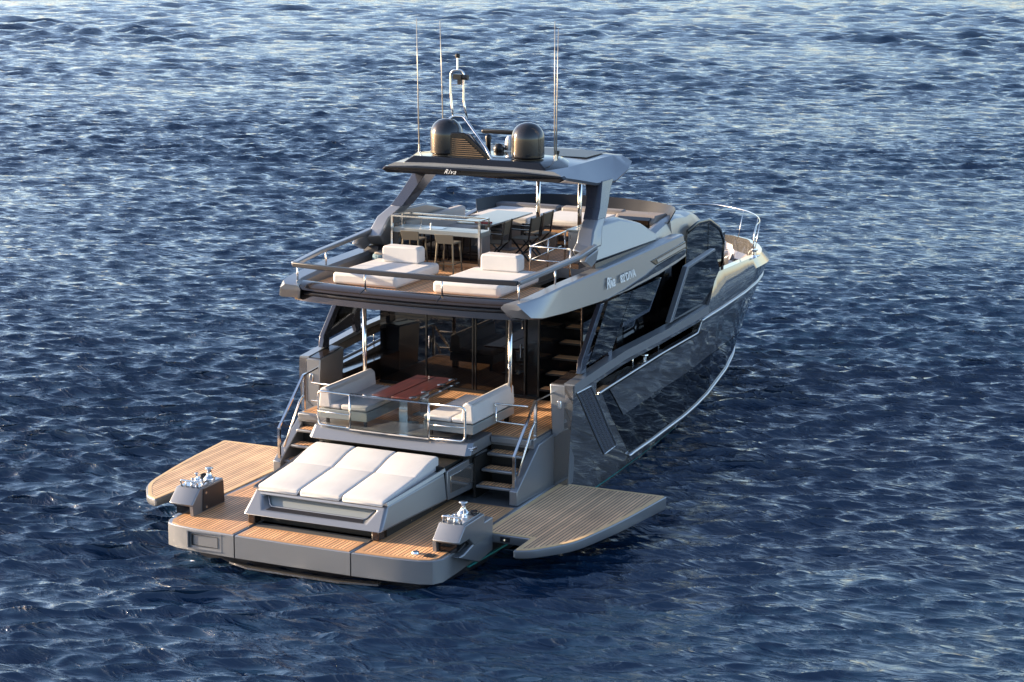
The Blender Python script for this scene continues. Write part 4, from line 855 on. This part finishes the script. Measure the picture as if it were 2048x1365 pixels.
c1 = dup_tree(c0); place(c1, 10.15, -.12, FZ-.006, R(90)); c1['label'] = 'dark folding chair with sling back beside the steel pole'
c2 = dup_tree(c0); place(c2, 8.55, .10, FZ-.006, R(96)); c2['label'] = 'dark folding chair half hidden behind the end of the bar'
def fly_table():
    t = empty('dining_table', (9.75, .66, FZ-.006), None, 'long grey dining table on the upper deck between sofa and folding chairs', 'table')
    link('tabletop', *box(-1.02, 1.02, -.42, .42, .73, .765), GREYTOP, t, bevel=.008)
    for x in (-.6, .6): link('pedestal', *merge(box(x-.08, x+.08, -.08, .08, .02, .73), box(x-.2, x+.2, -.2, .2, 0, .02)), PAINT, t)
    tray = link('napkin_stack', *box(-.98, -.80, -.30, .02, .766, .79), mat('red_cloth', (.25, .02, .02), .8), None)
    tray.location = (9.75, .66, FZ-.006); tray['label'] = 'small red folded cloth on the near end of the grey dining table'; tray['category'] = 'cloth'
fly_table()
def lounger():
    t = empty('sun_bed', (0, 0, 0), None, '', 'sun bed', 'white sun beds at the aft end of the upper deck')
    link('mattress', *box(-.95, .95, -.69, .69, .02, .25), CUSH, t, bevel=.07, seg=4)
    link('base', *box(-.88, .88, -.63, .63, 0, .03), TAUPE, t)
    cr_ = rcorner([(-.945, -.685), (.945, -.685), (.945, .685), (-.945, .685)], .10, 5)
    link('mattress_piping', *tube([(x, y, .185) for x, y in cr_+cr_[:1]], .006, 5), CUSHG, t)
    link('mattress_piping', *tube([(x, y, .075) for x, y in cr_+cr_[:1]], .006, 5), CUSHG, t)
    h = link('headrest', *loft([[(x, -.38, .25), (x, -.40, .29), (x, -.40, .52), (x, -.36, .57), (x, .36, .57), (x, .40, .52), (x, .40, .29), (x, .38, .25)] for x in (.56, .60, .82, .88)], closed=True), CUSH, t, bevel=.05, seg=4)
    link('piping', *tube([(.57, -.39, .28), (.57, -.39, .54), (.57, .39, .54), (.57, .39, .28)], .006, 5, fil=.05), CUSHG, h)
    return t
l0 = lounger(); place(l0, 5.78, -.98, FZ-.006); l0['label'] = 'white sun bed with headrest at the starboard side of the aft upper deck, fully sunlit'
l1 = dup_tree(l0); place(l1, 5.82, 1.18, FZ-.006); l1['label'] = 'white sun bed with headrest at the port side, a hard shadow across it'
pf = empty('wicker_basket', (7.25, 2.02, FZ-.006), None, 'blue woven basket on the deck behind the port sun bed', 'basket')
link('woven_body', *lathe([(.15, 0), (.19, .03), (.21, .12), (.205, .22), (.18, .25), (.16, .25), (.17, .20), (0, .19)], (0, 0, 0), 20), WICKER, pf, smooth=False)
tw = link('folded_towel', *box(-.13, .13, -.13, .13, .16, .30), TAUPE, None, bevel=.03); tw.location = pf.location
tw['label'] = 'brown folded towel sticking out of the blue woven basket'; tw['category'] = 'towel'

def sofa(s, label):
    t = empty('lounge_sofa', (4.78, s*1.05, SOLE+.01), None, label, 'sofa', 'facing white sofas around the mahogany table')
    link('sofa_frame', *sy(box(-.92, .92, -.46, .56, .16, .34), s), GREYTOP, t, bevel=.01)
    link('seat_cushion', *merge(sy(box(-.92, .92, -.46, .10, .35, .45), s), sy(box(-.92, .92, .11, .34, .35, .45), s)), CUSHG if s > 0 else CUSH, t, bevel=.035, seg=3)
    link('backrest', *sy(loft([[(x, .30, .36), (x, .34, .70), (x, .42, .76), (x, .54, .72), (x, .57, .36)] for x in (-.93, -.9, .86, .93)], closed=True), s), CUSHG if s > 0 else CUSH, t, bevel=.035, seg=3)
    for x in (-.80, .80):
        for y in (-.36, .44): link('leg', *bar([(x, s*y, 0), (x, s*y, .16)], .05, .05), BLKMET, t)
    return t
sofa(1, 'white sofa with back to port, left of the mahogany table'); sofa(-1, 'white sofa with back to starboard, beside the steel pole right of the table')
tb = empty('folding_table', (5.10, .18, SOLE+.01), None, 'glossy red mahogany folding table on a steel pedestal between the two sofas', 'table')
link('table_leaf', *box(-.95, .95, .06, .46, .60, .64), MAHOG, tb, bevel=.012)
link('table_leaf', *box(-.95, .95, -.36, .05, .60, .64), MAHOG, tb, bevel=.012)
link('table_hinge', *merge(*[box(x-.05, x+.05, -.44, -.30, .641, .652) for x in (-.85, -.35, .35, .85)]+[box(-.9, .9, -.50, -.43, .56, .585)]), CHROME, tb)
link('pedestal', *merge(box(-.55, -.35, -.09, .09, .02, .60), box(.35, .55, -.09, .09, .02, .60)), CHROME, tb)
link('pedestal_foot', *merge(box(-.65, -.25, -.2, .2, 0, .02), box(.25, .65, -.2, .2, 0, .02)), STEELB, tb)
